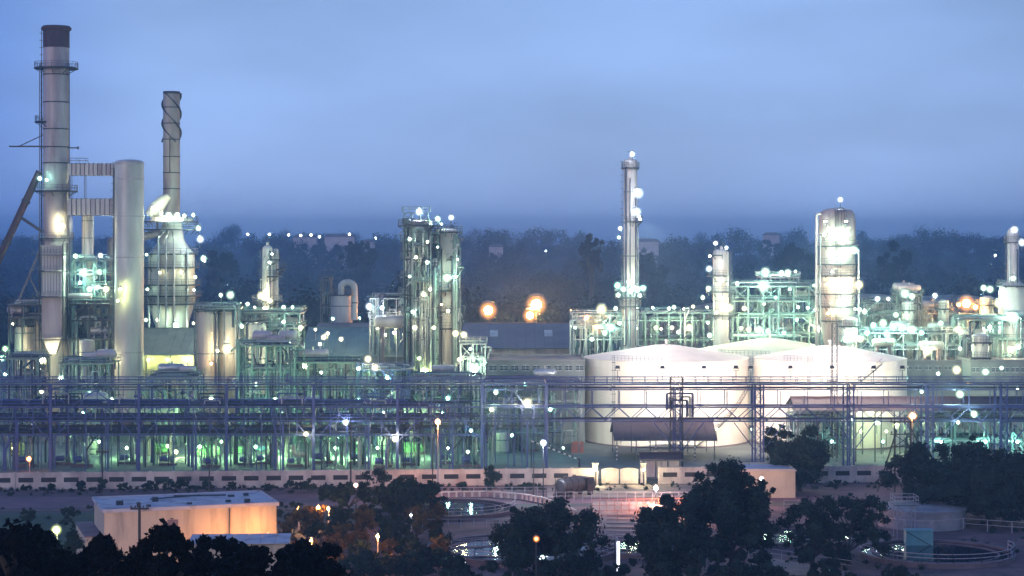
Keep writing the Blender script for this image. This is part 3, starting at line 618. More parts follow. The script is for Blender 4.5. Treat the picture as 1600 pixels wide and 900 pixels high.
# ------------------------------------------------------------------ blue steel pipe rack
def pipe_rack():
    Y0, D = 325.0, 12.0; t = thing('pipe_rack', 'long blue steel pipe rack and pipe bridge behind the boundary wall', 'pipe rack', 0, Y0); R = random.Random(9)
    Z = {k: pz(k, Y0) for k in (590, 600, 608, 635, 657, 678)}
    U = [-65, 79, 217, 354, 490, 621, 753, 854]; X = [px(u, Y0) for u in U]; W = .42; m = 'blue_steel'
    for x in X:
        for y in (0, D): obj('column', hcol(Z[600], W), m, t, loc=(x, y, 0))
    for i in range(len(X) - 1):
        for xm in ((X[i] + X[i + 1]) / 2,):
            obj('column', hcol(Z[635], .34), m, t, loc=(xm, D * .5, 0)); obj('column', hcol(Z[657], .3), m, t, loc=(xm + 2.2, 0, 0))
    Xa = X + [px(u, Y0) for u in (955, 1060, 1187, 1328, 1447, 1566, 1690)]
    for k, w in ((600, .22), (608, .2), (635, .26), (657, .24), (678, .3)):
        for a, b in zip(Xa, Xa[1:]):
            if k == 678 and a >= X[-2]: continue
            for y in (0, D) if a < X[-1] else (0, 4):
                MB().box(a + W / 2 + .002, y - .13, Z[k] - w, b - W / 2 - .002, y + .13, Z[k] - w + .05).box(a + W / 2 + .002, y - .13, Z[k] - .05, b - W / 2 - .002, y + .13, Z[k]).box(a + W / 2 + .002, y - .03, Z[k] - w + .05, b - W / 2 - .002, y + .03, Z[k] - .05).build('beam', m, t, smooth=None)
        for a in Xa:
            if k == 678 and a > X[-2]: continue
            d = D if a <= X[-1] else 4; MB().box(a - .14, .22, Z[k] - .32, a + .14, d - .22, Z[k] - .02).build('cross_beam', m, t, smooth=None)
    # hangers, railing, truss diagonals
    u = -40
    while u < 1660:
        x = px(u, Y0)
        for y in (0,) + ((D,) if u < 854 else (4,)): MB().bar((x, y, Z[635] + .002), (x, y, Z[608] - .32), .14).build('hanger', m, t, smooth=None)
        u += 42
    a = px(-60, Y0)
    while a < px(1660, Y0):
        b = a + 15; MB().rail([(a, -.25, Z[600] + .02), (b, -.25, Z[600] + .02)], 1.15, 2.28, .09).build('railing', m, t, smooth=None)
        MB().rail([(a, 1.6, Z[600] + .02), (b, 1.6, Z[600] + .02)], 1.15, 2.28, .09).build('railing', m, t, smooth=None)
        MB().box(a + .01, -.2, Z[600] + .003, b - .01, 1.55, Z[600] + .05).build('walkway', 'grey_steel', t, smooth=None); a = b
    u = 862; k = 0
    while u < 1640:
        x0, x1 = px(u, Y0), px(u + 21, Y0); za, zb = (Z[657], Z[635] - .34) if k % 2 == 0 else (Z[635] - .34, Z[657])
        for y in (0, 4): MB().bar((x0, y, za), (x1, y, zb), .13).build('brace', m, t, smooth=None)
        u += 21; k += 1
    for i, x in enumerate(X):                                        # knee braces and x bracing of the bays
        for s in (-1, 1):
            MB().bar((x + s * .2, 0, Z[678] - 1.2), (x + s * 3.0, 0, Z[657] - .3), .16).build('brace', m, t, smooth=None)
            MB().bar((x + s * .2, 0, Z[635] - 2.2), (x + s * 2.4, 0, Z[635] - .36), .14).build('brace', m, t, smooth=None)
        if i < len(X) - 1 and i != 3:
            a, b = x + 3.5, X[i + 1] - 3.5; MB().bar((a, 0, Z[635]), ((a + b) / 2, 0, Z[608] - .3), .14).bar(((a + b) / 2, 0, Z[608] - .3), (b, 0, Z[635]), .14).build('brace', m, t, smooth=None)
    # flared lattice legs of the bridge
    for u0, u1, h in ((1055, 1066, 608), (1180, 1193, 600), (1324, 1334, 600), (1447, 1458, 600), (1563, 1574, 600)):
        a, b = px(u0, Y0), px(u1, Y0)
        for x in (a, b):
            for y in (.02, 4): obj('column', hcol(Z[h], .26), m, t, loc=(x, y, 0))
        z = .4; s = 0
        while z < Z[h] - 1.6:
            MB().bar((a, 0, z), (b, 0, z + 1.5), .09).bar((b, .1, z), (a, .1, z + 1.5), .09).bar((a, 0, z), (b, 0, z), .09).build('lacing', m, t, smooth=None); z += 1.5
        for s, x in ((-1, a), (1, b)):
            MB().bar((x, 0, 3.4), (x + s * 3.6, 0, Z[657] - .35), .16).build('brace', m, t, smooth=None); MB().bar((x, 0, 5.4), (x + s * 1.8, 0, Z[657] - .35), .12).build('brace', m, t, smooth=None)
    # running pipes on the levels
    xl, xr, xe = px(-65, Y0), px(760, Y0), px(1660, Y0)
    for k, n, x1, mm in ((635, 7, xr, .5), (657, 7, xr, .45), (678, 6, xr, .5)):
        for j in range(n):
            r = R.choice([.08, .1, .14, .18, .24]); y = .7 + (D - 1.4) * j / (n - 1); xx = x1 - R.uniform(0, 16)
            MB().bend([(xl, y, Z[k] + r), (xx, y, Z[k] + r), (xx, y, Z[k] - R.uniform(1, 6))], r, 10).build('pipe', R.choice(['blue_pipe', 'dark_pipe', 'dark_pipe', 'dark_steel']), t)
    for j, (r, zk) in enumerate(((.1, 635), (.08, 635), (.12, 635), (.09, 600), (.07, 600), (.1, 608), (.1, 657))):
        y = .6 + j * .5 if zk != 600 else 2 + j * .3
        MB().tube((xl if zk in (600, 608) else xr, y, Z[zk] + r + .02), (xe, y, Z[zk] + r + .02), r, 8).build('pipe', R.choice(['blue_pipe', 'pale_pipe', 'dark_pipe']), t)
    for a, b in zip(X, X[1:]):
        MB().rail([(a + .3, -.3, Z[657]), (b - .3, -.3, Z[657])], 1.0, 1.9, .06).build('railing', m, t, smooth=None)
        for q in (.2, .4, .62, .81):
            x = a + (b - a) * q; MB().bar((x, 0, Z[678] if q in (.2, .81) else 0), (x, 0, Z[635] - .3), .17).build('post', m, t, smooth=None); MB().bar((x, D, 0), (x, D, Z[635] - .3), .17).build('post', m, t, smooth=None)
        for q in (.2, .62): MB().bar((a + (b - a) * q, 0, Z[657]), (a + (b - a) * (q + .2), 0, Z[635] - .3), .11).bar((a + (b - a) * q, 0, Z[635] - .3), (a + (b - a) * (q + .2), 0, Z[657]), .11).build('brace', m, t, smooth=None)
        for k, y0, y1 in ((678, 2.4, 4.6),):
            MB().box(a + .3, y0, Z[k] + .9, b - .3, y1, Z[k] + 1.0).box(a + .3, y0, Z[k] + 1.003, b - .3, y0 + .06, Z[k] + 1.35).build('light_block_plate', 'dark_steel', t, smooth=None)  # dark plates added to block the bright background behind the pipes
    # expansion loops
    for uc, y in ((85, .9), (105, 1.4), (330, .8), (455, 1.0), (590, .8), (1062, .9), (1064, 1.5)):
        for j in range(3):
            w = 4.4 - j * .9; h = 2.1 - j * .6; x = px(uc, Y0); r = .13
            MB().bend([(x - w / 2, y, Z[635] - (.6 if uc > 900 else 0)), (x - w / 2, y, Z[635] + h), (x + w / 2, y, Z[635] + h), (x + w / 2, y, Z[635] - (1.9 if uc > 900 else 0))], r, 8).build('expansion_loop', R.choice(['pale_pipe', 'blue_pipe', 'dark_pipe']), t); y += .15
    # drops to the ground among the columns
    for i in range(190):
        x = R.uniform(xl, px(770, Y0)); y = R.uniform(.4, D); r = R.choice([.06, .09, .12, .18]); z = Z[R.choice([635, 657, 678, 678])] - .1
        MB().bend([(x, y, .05), (x, y, z * R.uniform(.5, .8)), (x + R.uniform(-1.5, 1.5), y, z * R.uniform(.8, .9)), (x + R.uniform(-1, 1), y + .2, z)], r, 7).build('drop_pipe', R.choice(['blue_pipe', 'dark_pipe', 'pale_pipe', 'dark_steel', 'teal_steel']), t)
    for i in range(170):
        x = R.uniform(xl, px(850, Y0)); k = R.choice([635, 657, 678]); y = R.uniform(.2, D - .5); h = R.uniform(.5, 2.2); z = Z[k]
        q = MB().bar((x, y, z - h * .5), (x, y, z + h), R.choice([.08, .14, .2])); 
        if i % 3 == 0: q.tube((x - .35, y, z + h * .6), (x + .35, y, z + h * .6), .22, 7)
        if i % 3 == 1: q.bar((x - R.uniform(.5, 2), y, z + h), (x + R.uniform(.5, 2), y, z + h), .1)
        q.build('valve_stand', R.choice(['dark_pipe', 'blue_steel', 'dark_steel', 'pale_pipe']), t, smooth=None)
    return t
pipe_rack()
def lattice_mast(label, u, Y, vt, w=1.6, n=9):
    t = thing('lattice_mast', label, 'mast', px(u, Y), Y); h = pz(vt, Y); c = [(-w / 2, -w / 2), (w / 2, -w / 2), (w / 2, w / 2), (-w / 2, w / 2)]
    for x, y in c: MB().bar((x, y, 0), (x, y, h), .12).build('leg', 'dark_steel', t, smooth=None)
    for i in range(n):
        z0, z1 = h * i / n, h * (i + 1) / n - .05; b = MB()
        for (xa, ya), (xb, yb) in zip(c, c[1:] + c[:1]): b.bar((xa, ya, z0), (xb, yb, z1), .07); b.bar((xa, ya, z1), (xb, yb, z1), .07)
        b.build('lacing', 'dark_steel', t, smooth=None)
    for dx in (-.8, -.3, .3, .8): MB().tube((dx, 0, h), (dx, 0, h + 1.2), .06, 6).build('antenna', 'dark_steel', t)
    return t
lattice_mast('dark lattice mast with short prongs rising through the pipe bridge before the tank', 1057, 322, 590, 2.0)
lattice_mast('thin lattice ladder mast beside the right storage tank', 1304, 344, 505, .9, 14)

# ------------------------------------------------------------------ storage tanks
tank('white storage tank nearest the gate, its lit shell behind the pipe bridge', 1041, 376, 128, 558, 538, stair=-PI * .42, ladder=(-2.3,))
tank('white storage tank standing behind the other two, only its roof cone clear', 1203, 420, 128, 549, 528)
tank('rightmost white storage tank with pale pink cone roof', 1297, 372, 118, 559, 539, stair=-PI * .8, ladder=(-2.0, -1.75))
def flood(u, z, Y, tgt, P, c=(1, .9, .75), ang=110, host=''):
    t = thing('floodlight', host, 'floodlight', px(u, Y), Y, z, group='floodlights lighting the storage tanks')
    d = (Vector(tgt) - Vector(t.location)); az = math.atan2(-d.x, d.y); el = math.atan2(d.z, math.hypot(d.x, d.y)); t.rotation_euler = (el, 0, az)
    MB().box(-.35, -.2, -.25, .35, .15, .25).build('housing', 'dark_steel', t, smooth=None); MB().bar((0, 0, -.6), (0, 0, -2.3), .1).bar((-.4, 0, 0), (-.4, 0, -.6), .06).bar((.4, 0, 0), (.4, 0, -.6), .06).bar((-.4, 0, -.6), (.4, 0, -.6), .06).build('yoke', 'dark_steel', t, smooth=None)
    MB().box(-.3, .152, -.2, .3, .17, .2).build('lens', 'flood_lens', t, smooth=None)
    l = bpy.data.lights.new('flood_beam', 'SPOT'); l.energy = P; l.color = c; l.spot_size = math.radians(ang); l.spot_blend = .8; l.shadow_soft_size = .25
    o = bpy.data.objects.new('flood_beam', l); sc.collection.objects.link(o); o.parent = t; o.location = (0, .35, 0); o.rotation_euler = (PI / 2, 0, 0)
emit('flood_lens', (1, .95, .8), 20)
FL = [(965, 376, (1.0, .97, .85)), (1035, 376, (1, .93, .80)), (1100, 376, (1, .88, .76)), (1150, 372, (1, .86, .78)), (1235, 372, (1, .80, .64)), (1300, 372, (1, .80, .64)), (1365, 372, (1, .84, .72)), (1410, 372, (.9, 1, .85))]
FL.insert(4, (1173, 412, (1, .86, .74)))
for i, (u, Yt, c) in enumerate(FL): flood(u, 17.3, 328.4, (px(u, Yt) * .98, Yt - 14, 12), 27000, c, 84, 'dark floodlight on the pipe bridge aimed at the storage tanks, %s from left' % ORD[i])
for i, (u, v, Y, tu) in enumerate(((998, 338, 424, 1045), (1000, 342, 424, 1120), (1290, 345, 408, 1215), (1322, 345, 408, 1330))): flood(u, pz(v, Y), Y, (px(tu, 385), 378, 16), 60000, (1, .84, .70), 58, 'added floodlight on the plant behind the storage tanks brightening their roofs, %s from left' % ORD[i])  # floodlights added to brighten the tank roofs
for u, Yt, c in ((970, 362, 'yellow'), (1120, 362, 'yellow'), (1175, 362, 'warm'), (1385, 358, 'warm'), (1345, 358, 'yellow')): lamp(u, 690, Yt - 8, 'short post at the foot of the storage tanks', c, .3, 150, 2.5, z=4.2)

# ------------------------------------------------------------------ left furnace group
A = -PI / 2                                                     # the side that faces the viewer
def stack_group():
    Y = 400; k = Y / F
    t = tower('chimney_stack', 'tallest chimney stack with maroon top band and ringed platforms at far left', 'chimney', 88, Y, 20, 41, 'clad', dome=0, seams=(117, 160, 202, 230, 255), plats=((106, 34), (190, 33, PI * .8, PI * 1.3), (298, 33), (372, 27)), ladder=PI * 1.02, cap=('burnt', pz(75, Y)), davit=False, seam_m='dark_steel')
    r = 20 * k; zt = pz(41, Y)
    MB().lathe([(r * 1.1, zt - .9), (r * 1.16, zt - .7), (r * 1.16, zt - .3), (r * 1.05, zt - .1), (r * 1.05, zt), (r * .9, zt)], 28).build('rim', 'burnt', t)
    z = pz(229, Y); MB().bar((-r - 7, -.6, z), (-r + .3, -.6, z), .3).bar((-r - 5, -.6, z), (-r + .1, -.6, z + 2.4), .18).bar((r - .2, -.6, z - .3), (r + 2.1, -.6, z - .3), .25).bar((r + 2, -.6, z - .6), (r + 2, -.6, z), .3).build('davit_boom', 'dark_steel', t)
    for du, mm, rr in ((-21.5, 'dark_pipe', .16), (-24.5, 'grey_steel', .1), (21.5, 'dark_pipe', .12)): MB().tube((du * k, -.8, 6), (du * k, -.8, pz(100, Y)), rr, 7).build('pipe', mm, t)
    # square flue casing in front of the stack foot
    c = thing('flue_duct', 'square clad flue duct stacked in front of the tallest chimney', 'duct', px(91, 396), 396 - 4.2)
    Yc = 396 - 4.2; kk = Yc / F
    for i, (v0, v1, w, m) in enumerate(((383, 398, 17, 'clad_pale'), (398, 422, 17, 'clad'), (424, 462, 16, 'clad_pale'), (464, 527, 15.5, 'clad_warm'))):
        w = w * kk; z1, z0 = pz(v0, Yc), pz(v1, Yc); MB().box(-w, -1.6, z0, w, 1.6, z1 - .15).box(-w - .12, -1.72, z1 - .148, w + .12, 1.72, z1 - .01).build('duct_section', m, c, smooth=None)
        if i < 3:
            for q in range(7): MB().box(-w + .15 + q * w * .28, -1.68, z0 + .3, -w + .25 + q * w * .28, -1.601, z1 - .4).build('stiffener', 'grey_steel', c, smooth=None)
    w = 16 * kk
    for x in (-w - .3, w + .3):
        for y in (-1.9, 1.9): MB().bar((x, y, 0), (x, y, pz(380, Yc)), .25).build('leg', 'dark_steel', c, smooth=None)
    MB().add([(-w * .95, -1.5, pz(527, Yc)), (w * .95, -1.5, pz(527, Yc)), (w * .95, 1.5, pz(527, Yc)), (-w * .95, 1.5, pz(527, Yc)), (-.6, -.6, pz(552, Yc)), (.6, -.6, pz(552, Yc)), (.6, .6, pz(552, Yc)), (-.6, .6, pz(552, Yc))], [(0, 3, 2, 1), (4, 5, 6, 7), (1, 5, 4, 0), (2, 6, 5, 1), (3, 7, 6, 2), (0, 4, 7, 3)]).build('hopper', 'clad', c, smooth=None)
    for v in (376, 398, 424, 463, 530):
        b = MB(); z = pz(v, Yc); b.box(-w - 1.5, -3, z - .1, w + 1.5, -1.75, z); p = b.build('platform', 'dark_steel', c, smooth=None); MB().rail([(-w - 1.5, -2.95, z), (w + 1.5, -2.95, z)], 1.0, 1.2, .06).build('railing', 'teal_steel', p, smooth=None)
    # inclined strut pipe and stays to the left
    s = thing('inclined_duct', 'thick dark inclined duct leaning up from the far left edge to the tall chimney', 'duct', px(-20, 398), 398)
    X0 = px(-20, 398); P = lambda u, v, y=0: (px(u, 398) - X0, y, pz(v, 398))
    MB().tube((-14, 0, 0), P(62, 268), .75, 14).build('duct', 'burnt', s); 
    for f in (.55, .72, .88):
        a = Vector((-14, 0, 0)).lerp(Vector(P(62, 268)), f); b = Vector((-14, 0, 0)).lerp(Vector(P(62, 268)), f + .008); MB().tube(a, b, .95, 14).build('flange', 'dark_steel', s)
    MB().bar(P(33, 340), P(66, 362), .9, .5).build('bracket', 'dark_steel', s, smooth=None)
    g = thing('stay_structure', 'splayed steel stay legs left of the square flue duct', 'steel frame', px(48, 402), 402); X1 = px(48, 402); Q = lambda u, v: (px(u, 402) - X1, 0, pz(v, 402))
    for a, b, w in (((66, 383), (27, 475), .45), ((45, 430), (66, 475), .3), ((60, 400), (74, 440), .25), ((27, 475), (27, 735), .4), ((66, 475), (66, 735), .4)): MB().bar(Q(*a), Q(*b), w).build('stay', 'grey_steel', g, smooth=None)
stack_group()
tower('flue_column', 'wide pale flue column with slightly domed top beside the tallest chimney', 'column', 202, 392, 22.5, 249, 'clad_pale', dome=.22, seams=(280, 338, 402, 550, 256), ladder=PI * 1.0, pipes=((PI * .92, 262, 600, .22, 'dark_pipe'),), davit=False, seam_m='clad')
tower('flue_column', 'slimmer warm clad column half hidden behind the wide pale flue column', 'column', 176, 408, 8.5, 370, 'clad_warm', dome=.8, seams=(400, 450), davit=False)
tower('flue_column', 'thin pale vertical pipe column hanging under the lower crossover duct', 'column', 137, 402, 9, 318, 'clad', dome=.1, davit=False, seams=(345, 372))
def crossover(label, v0, v1, u0, u1, Y, n):
    k = Y / F; X = px((u0 + u1) / 2, Y); t = thing('crossover_duct', label, 'duct', X, Y, 0); h = (v1 - v0) * k; z = pz(v1, Y)
    for i in range(n):
        a = px(u0 + (u1 - u0) * i / n, Y) - X; b = px(u0 + (u1 - u0) * (i + 1) / n, Y) - X - .05
        q = MB().box(a, -h / 2, z, b, h / 2, z + h); 
        q.build('duct_section', 'clad' if i % 2 else 'clad_pale', t, smooth=None)
        MB().box(b - .14, -h / 2 - .12, z - .12, b - .02, h / 2 + .12, z + h + .12).build('rib', 'grey_steel', t, smooth=None)
    return t
crossover('upper ribbed crossover duct between the tallest chimney and the pale flue column', 256, 274, 108, 182, 398, 11)
crossover('lower ribbed crossover duct between the tallest chimney and the pale flue column', 311, 336, 108, 182, 398, 10)
t = frame('access_structure', 'small railed platform on top of the upper crossover duct', 'platform', 110, 132, 397, 1.4, (256,), 1, 'grey_steel', brace=None, w=.12)
# column with helical strakes over the bright reactor
def strake_stack():
    Y = 440; k = Y / F; t = tower('straked_stack', 'square topped chimney with spiral strakes above the brightly lit reactor', 'chimney', 268, Y, 13, 143, 'clad_twist', dome=0, seams=(168, 193, 218, 245, 270, 295), cap=('dark_steel', pz(147, Y)), davit=False, skirt=False, seam_m='dark_steel')
    r = 13 * k; z0, z1 = pz(222, Y), pz(146, Y)
    for s in range(3):
        b = MB(); N = 36; prev = None; vs = []; fs = []
        for i in range(N + 1):
            a = s * 2 * PI / 3 + i / N * PI * 1.7; z = z1 - (z1 - z0) * i / N; c, q = math.cos(a), math.sin(a)
            for rr, dz in ((r, -.08), (r + .42, -.08), (r + .42, .08), (r, .08)): vs.append((rr * c, rr * q, z + dz))
        for i in range(N):
            for e in range(4): fs.append((4 * i + e, 4 * i + (e + 1) % 4, 4 * i + 4 + (e + 1) % 4, 4 * i + 4 + e))
        b.add(vs, fs); b.build('strake', 'dark_steel', t)
    MB().bar((0, -r - .3, pz(270, Y)), (0, -r - .3, pz(215, Y)), .2).build('pipe', 'dark_steel', t)
strake_stack()
def reactor():
    Y = 425; t = tower('reactor', 'squat pale reactor vessel with floodlit top platform under the straked chimney', 'reactor', 268, Y, 36, 336, 'clad_pale', prof=[(5, 336), (14, 345), (16, 352), (20, 376), (28, 388), (36, 396), (37, 470), (36, 474), (28, 500), (22, 518), (22, None)],
        plats=((346, 42, PI * 1.0, PI * 2.1), (358, 46), (396, 41), (417, 43), (444, 46), (461, 46), (474, 42)), dome=.3, davit=False, ladder=None)
    k = Y / F
    for a in (A - .9, A - .35, A + .3, A + .85): c, s = math.cos(a), math.sin(a); r = 39 * k; MB().tube((r * c, r * s, 0), (r * c, r * s, pz(397, Y)), .28, 8).build('support_leg', 'pale_pipe', t)
    for du in (-12, 12, 0): MB().bend([(du * k, -6.8, 3), (du * k, -6.8, pz(372, Y)), (du * k * .4, -3, pz(360, Y))], .2, 8).build('pipe', 'pale_pipe', t)
    MB().bend([(-12 * k, 0, pz(362, Y)), (-52 * k, -1, pz(372, Y)), (-52 * k, -1, 4)], .9, 12).build('transfer_line', 'clad', t)
reactor()
# cyclone duct swelling beside the reactor top
t = thing('cyclone_hood', 'bright floodlit cyclone hood at the foot of the straked chimney', 'hood', px(248, 428), 428)
MB().path([(-1.8, 0, pz(338, 428)), (-.6, 0, pz(326, 428)), (1.2, 0, pz(312, 428)), (2.3, 0, pz(306, 428))], [1.5, 1.7, 1.2, .7], 14).build('hood', 'clad_pale', t); MB().bar((-.3, 0, 0), (-.3, 0, pz(340, 428)), .4).build('support', 'grey_steel', t)

frame('scaffold_tower', 'teal lamp hung scaffold tower between the chimney and the pale flue column', 'steel frame', 113, 165, 398, 7, (407, 428, 449, 468), 3, 'teal_steel', decks=(0, 1, 2, 3), rails=(0, 1, 2, 3), pipes=16, risers=8, brace='x', seed=2, w=.22)
frame('heater_structure', 'dark pipe hung frame deck below the lamp scaffold', 'steel frame', 110, 170, 394, 8, (475, 500, 530, 565), 2, 'dark_steel', decks=(0, 2), rails=(0,), pipes=14, risers=10, brace='d', seed=3, drums=2)
block('heater_block', 'dark clad heater box under the pipe hung frame', 118, 150, 398, 5, 482, 'grey_sheet', 'heater')
tower('process_drum', 'slim pale drum under the dark pipe hung frame', 'vessel', 136, 388, 12, 530, 'clad_pale', dome=.2, davit=False, seams=(550, 570))
tower('process_drum', 'pinkish lit vessel with cluttered top deck at the far left', 'vessel', 37, 395, 14, 508, 'clad_warm', dome=.2, davit=False, seams=(520,), plats=((508, 18),))
block('duct_tower', 'tall pinkish clad casing between the far left vessel and the square duct', 52, 80, 399, 5, 497, 'clad_warm', 'casing')
frame('deck_structure', 'railed top deck with drum above the far left vessel', 'steel frame', 14, 76, 392, 6, (476, 496), 3, 'dark_steel', decks=(0, 1), rails=(0,), pipes=14, risers=0, seed=4, drums=1, brace='d')
tower('tall_drum', 'left one of two tall pinkish drums sharing a lamp lit top deck', 'vessel', 324, 385, 16, 484, 'clad_warm', dome=.12, davit=False, seams=(552, 486), plats=((482, 22),), pipes=((A + .9, 490, 600, .18, 'dark_pipe'),))
tower('tall_drum', 'right one of two tall pinkish drums sharing a lamp lit top deck', 'vessel', 357, 387, 15, 484, 'clad_warm', dome=.12, davit=False, seams=(552, 486), plats=((482, 20),), pipes=((A - .9, 490, 600, .15, 'dark_pipe'), (A + .8, 500, 600, .12, 'pale_pipe')))
frame('deck_structure', 'pipe cluttered deck above the two tall pinkish drums', 'steel frame', 304, 374, 384, 5, (481,), 3, 'grey_steel', decks=(), rails=(), pipes=12, risers=7, brace=None, seed=6)
shed('process_shed', 'dark gabled shed with glowing yellow green side behind the pale flue column', 152, 306, 404, 22, 553, 513, m='grey_sheet', wall=True, wallm='cream_wall', posts=5, pw=1.8)
# little column cluster
tower('slim_column', 'slim lit column with side platforms, left of centre', 'column', 418, 400, 8, 383, 'clad_pale', dome=.8, plats=((405, 20, -1.4, .6), (431, 22, -1.5, 1.2), (470, 24)), ladder=PI, pipes=((A + .5, 392, 580, .14, 'dark_pipe'), (A - .4, 400, 580, .12, 'pale_pipe')), davit=True)
tower('slim_column', 'very thin companion column just right of the slim lit column', 'column', 431, 402, 4, 388, 'clad', dome=.8, plats=((420, 14, -1.4, .8),), davit=False)
tower('process_drum', 'broad greenish white drum glowing below the slim lit column', 'vessel', 398, 390, 18, 503, 'clad_pale', dome=.2, davit=False, seams=(560,), plats=((501, 23),), pipes=((A + .4, 505, 600, .12, 'pale_pipe'), (A - .5, 505, 600, .15, 'dark_pipe')))
tower('process_drum', 'second greenish drum right of the broad glowing one', 'vessel', 426, 396, 16, 507, 'clad', dome=.2, davit=False, seams=(540,), plats=((505, 21),))
frame('process_structure', 'teal steel deck frame with pipes around the slim lit column', 'steel frame', 376, 468, 392, 9, (489, 512, 545), 4, 'teal_steel', decks=(0, 1), rails=(0, 1), pipes=26, risers=16, brace='x', seed=7, drums=3)
# arch reactor
def arch_unit():
    Y = 470; t = tower('arch_vessel', 'squat vessel with a big curved overhead pipe beyond the low roofs', 'vessel', 534, Y, 17, 460, 'clad', dome=.15, davit=False, seams=(478,), plats=((460, 20),)); k = Y / F
    pts = [(-1 * k, 0, pz(462, Y)), (-1 * k, 0, pz(450, Y))] + [((9 - 11 * math.cos(a)) * k, 0, pz(450 - 9 * math.sin(a), Y)) for a in [i * PI / 8 for i in range(1, 8)]] + [(20 * k, 0, pz(450, Y)), (20 * k, 0, pz(500, Y))]
    MB().path(pts, 5 * k, 14).build('overhead_pipe', 'clad_pale', t); MB().annulus(5 * k, 6.5 * k, pz(474, Y), pz(472, Y), 14, c=(20 * k, 0)).build('flange', 'grey_steel', t)
    frame('davit_structure', 'small steel frame with davits left of the curved overhead pipe', 'steel frame', 501, 516, Y, 4, (438, 462, 480), 1, 'grey_steel', decks=(0,), pipes=6, brace='d', seed=8, w=.25)
arch_unit()
# twin towers
def twin():
    Y = 395
    P1 = [(352, 30), (376, 27), (391, 26), (404, 26), (432, 27), (460, 30), (486, 26), (518, 24)]
    tower('twin_tower', 'left tower of the central pair, dark pipes and platforms up its front', 'column', 655, Y, 20, 344, 'clad', dome=.1, plats=[(v, r * 1.12) for v, r in P1], ladder=PI * 1.05, davit=False,
          pipes=[(A + d, 356 + i * 9, 600, .13 + .04 * (i % 3), ['dark_pipe', 'pale_pipe', 'dark_steel'][i % 3]) for i, d in enumerate((-.9, -.6, -.3, -.05, .3, .55, .8))])
    tower('twin_tower', 'right tower of the central pair with a big square lamp halfway up', 'column', 697, Y + 2, 18, 356, 'clad', dome=.25, plats=[(362, 26), (405, 22, -1.5, 1.2), (432, 24, -2.6, -.6), (453, 27), (486, 22), (512, 25)], ladder=0, davit=False,
          pipes=[(A + d, 368 + i * 11, 600, .14 + .04 * (i % 2), ['dark_pipe', 'pale_pipe', 'dark_steel'][i % 3]) for i, d in enumerate((-1.1, -.7, -.3, .5, .9))])
    frame('crown_structure', 'railed lamp frame crowning the left central tower', 'steel frame', 631, 668, Y - 2.6, 5, (332, 351), 3, 'teal_steel', decks=(1,), rails=(1, 0), brace='x', seed=9, w=.15, risers=0)
    frame('pipe_chase', 'narrow dark pipe chase between the two central towers', 'steel frame', 672, 686, Y - 4, 4, (366, 388, 410, 432, 455, 480, 505, 530, 560), 1, 'dark_steel', decks=(), brace='d', risers=16, pipes=26, seed=10, w=.22)
    frame('pipe_chase', 'dark steel chase with vertical pipes left of the central pair', 'steel frame', 632, 642, Y - 3, 4, (350, 376, 404, 432, 460, 486, 518), 1, 'dark_steel', decks=(), brace='d', risers=14, pipes=22, seed=12, w=.2)
    frame('pipe_chase', 'broad pipe cluttered chase covering the front of the left central tower', 'steel frame', 645, 668, Y - 5.5, 2.5, (362, 385, 408, 440, 470, 500, 530), 2, 'grey_steel', decks=(1, 3, 5), brace='d', risers=12, pipes=26, seed=61, w=.2)
    frame('pipe_chase', 'narrow chase of pipes on the right side of the right central tower', 'steel frame', 708, 719, Y - 3, 3, (372, 405, 440, 470, 510), 1, 'grey_steel', decks=(), brace='d', risers=10, pipes=14, seed=62, w=.18)
twin()
frame('process_structure', 'pale pipe deck left of the central towers with long thin cover roof', 'steel frame', 578, 640, 402, 9, (466, 497, 508), 3, 'pale_pipe', decks=(0,), rails=(1,), pipes=24, risers=12, brace='d', seed=13, drums=3, w=.2)
drum('pale fat drum on the deck just left of the central towers', 615, 398, 503, 52, 10, 'clad_pale')
frame('process_structure', 'bright greenish pipe frame at the foot of the central towers', 'steel frame', 720, 758, 385, 6, (537, 560, 590), 2, 'pale_pipe', decks=(0,), rails=(0,), pipes=16, risers=12, brace='x', seed=14, w=.2)
# low roofs
shed('warehouse', 'long low teal grey roof between the curved pipe and the central towers', 470, 690, 405, 36, 556, 512, m='teal_roof', wall=True, wallm='grey_sheet', posts=0, pw=2.2, cat='warehouse')
shed('warehouse', 'low flat dark roof strip behind the teal grey roof', 495, 640, 455, 14, 512, 505, m='purple_roof', wall=True, posts=0, pw=2.4, cat='warehouse')
shed('warehouse', 'purple grey warehouse roof with skylights under the orange lamps', 722, 893, 440, 44, 543, 505, m='purple_roof', wall=True, wallm='clad_warm', posts=0, pw=2.0, cat='warehouse', skylight=6)
block('control_building', 'long greenish grey building with flat roof left of the storage tanks', 762, 914, 368, 18, 562, 'grey_sheet', 'building', wins=((575, 600), 9, 11, 9))
block('brick_hut', 'small red brick hut beside the leftmost storage tank', 893, 912, 352, 4, 693, 'red_brick', 'hut')
block('substation', 'low dull building right of the storage tanks behind the bridge', 1412, 1520, 400, 14, 563, 'grey_sheet', 'building', wins=((575,), 7, 10, 6))
block('substation', 'long low bluish building at the far right with lit windows', 1517, 1640, 392, 14, 562, 'grey_sheet', 'building', wins=((578,), 8, 12, 7))
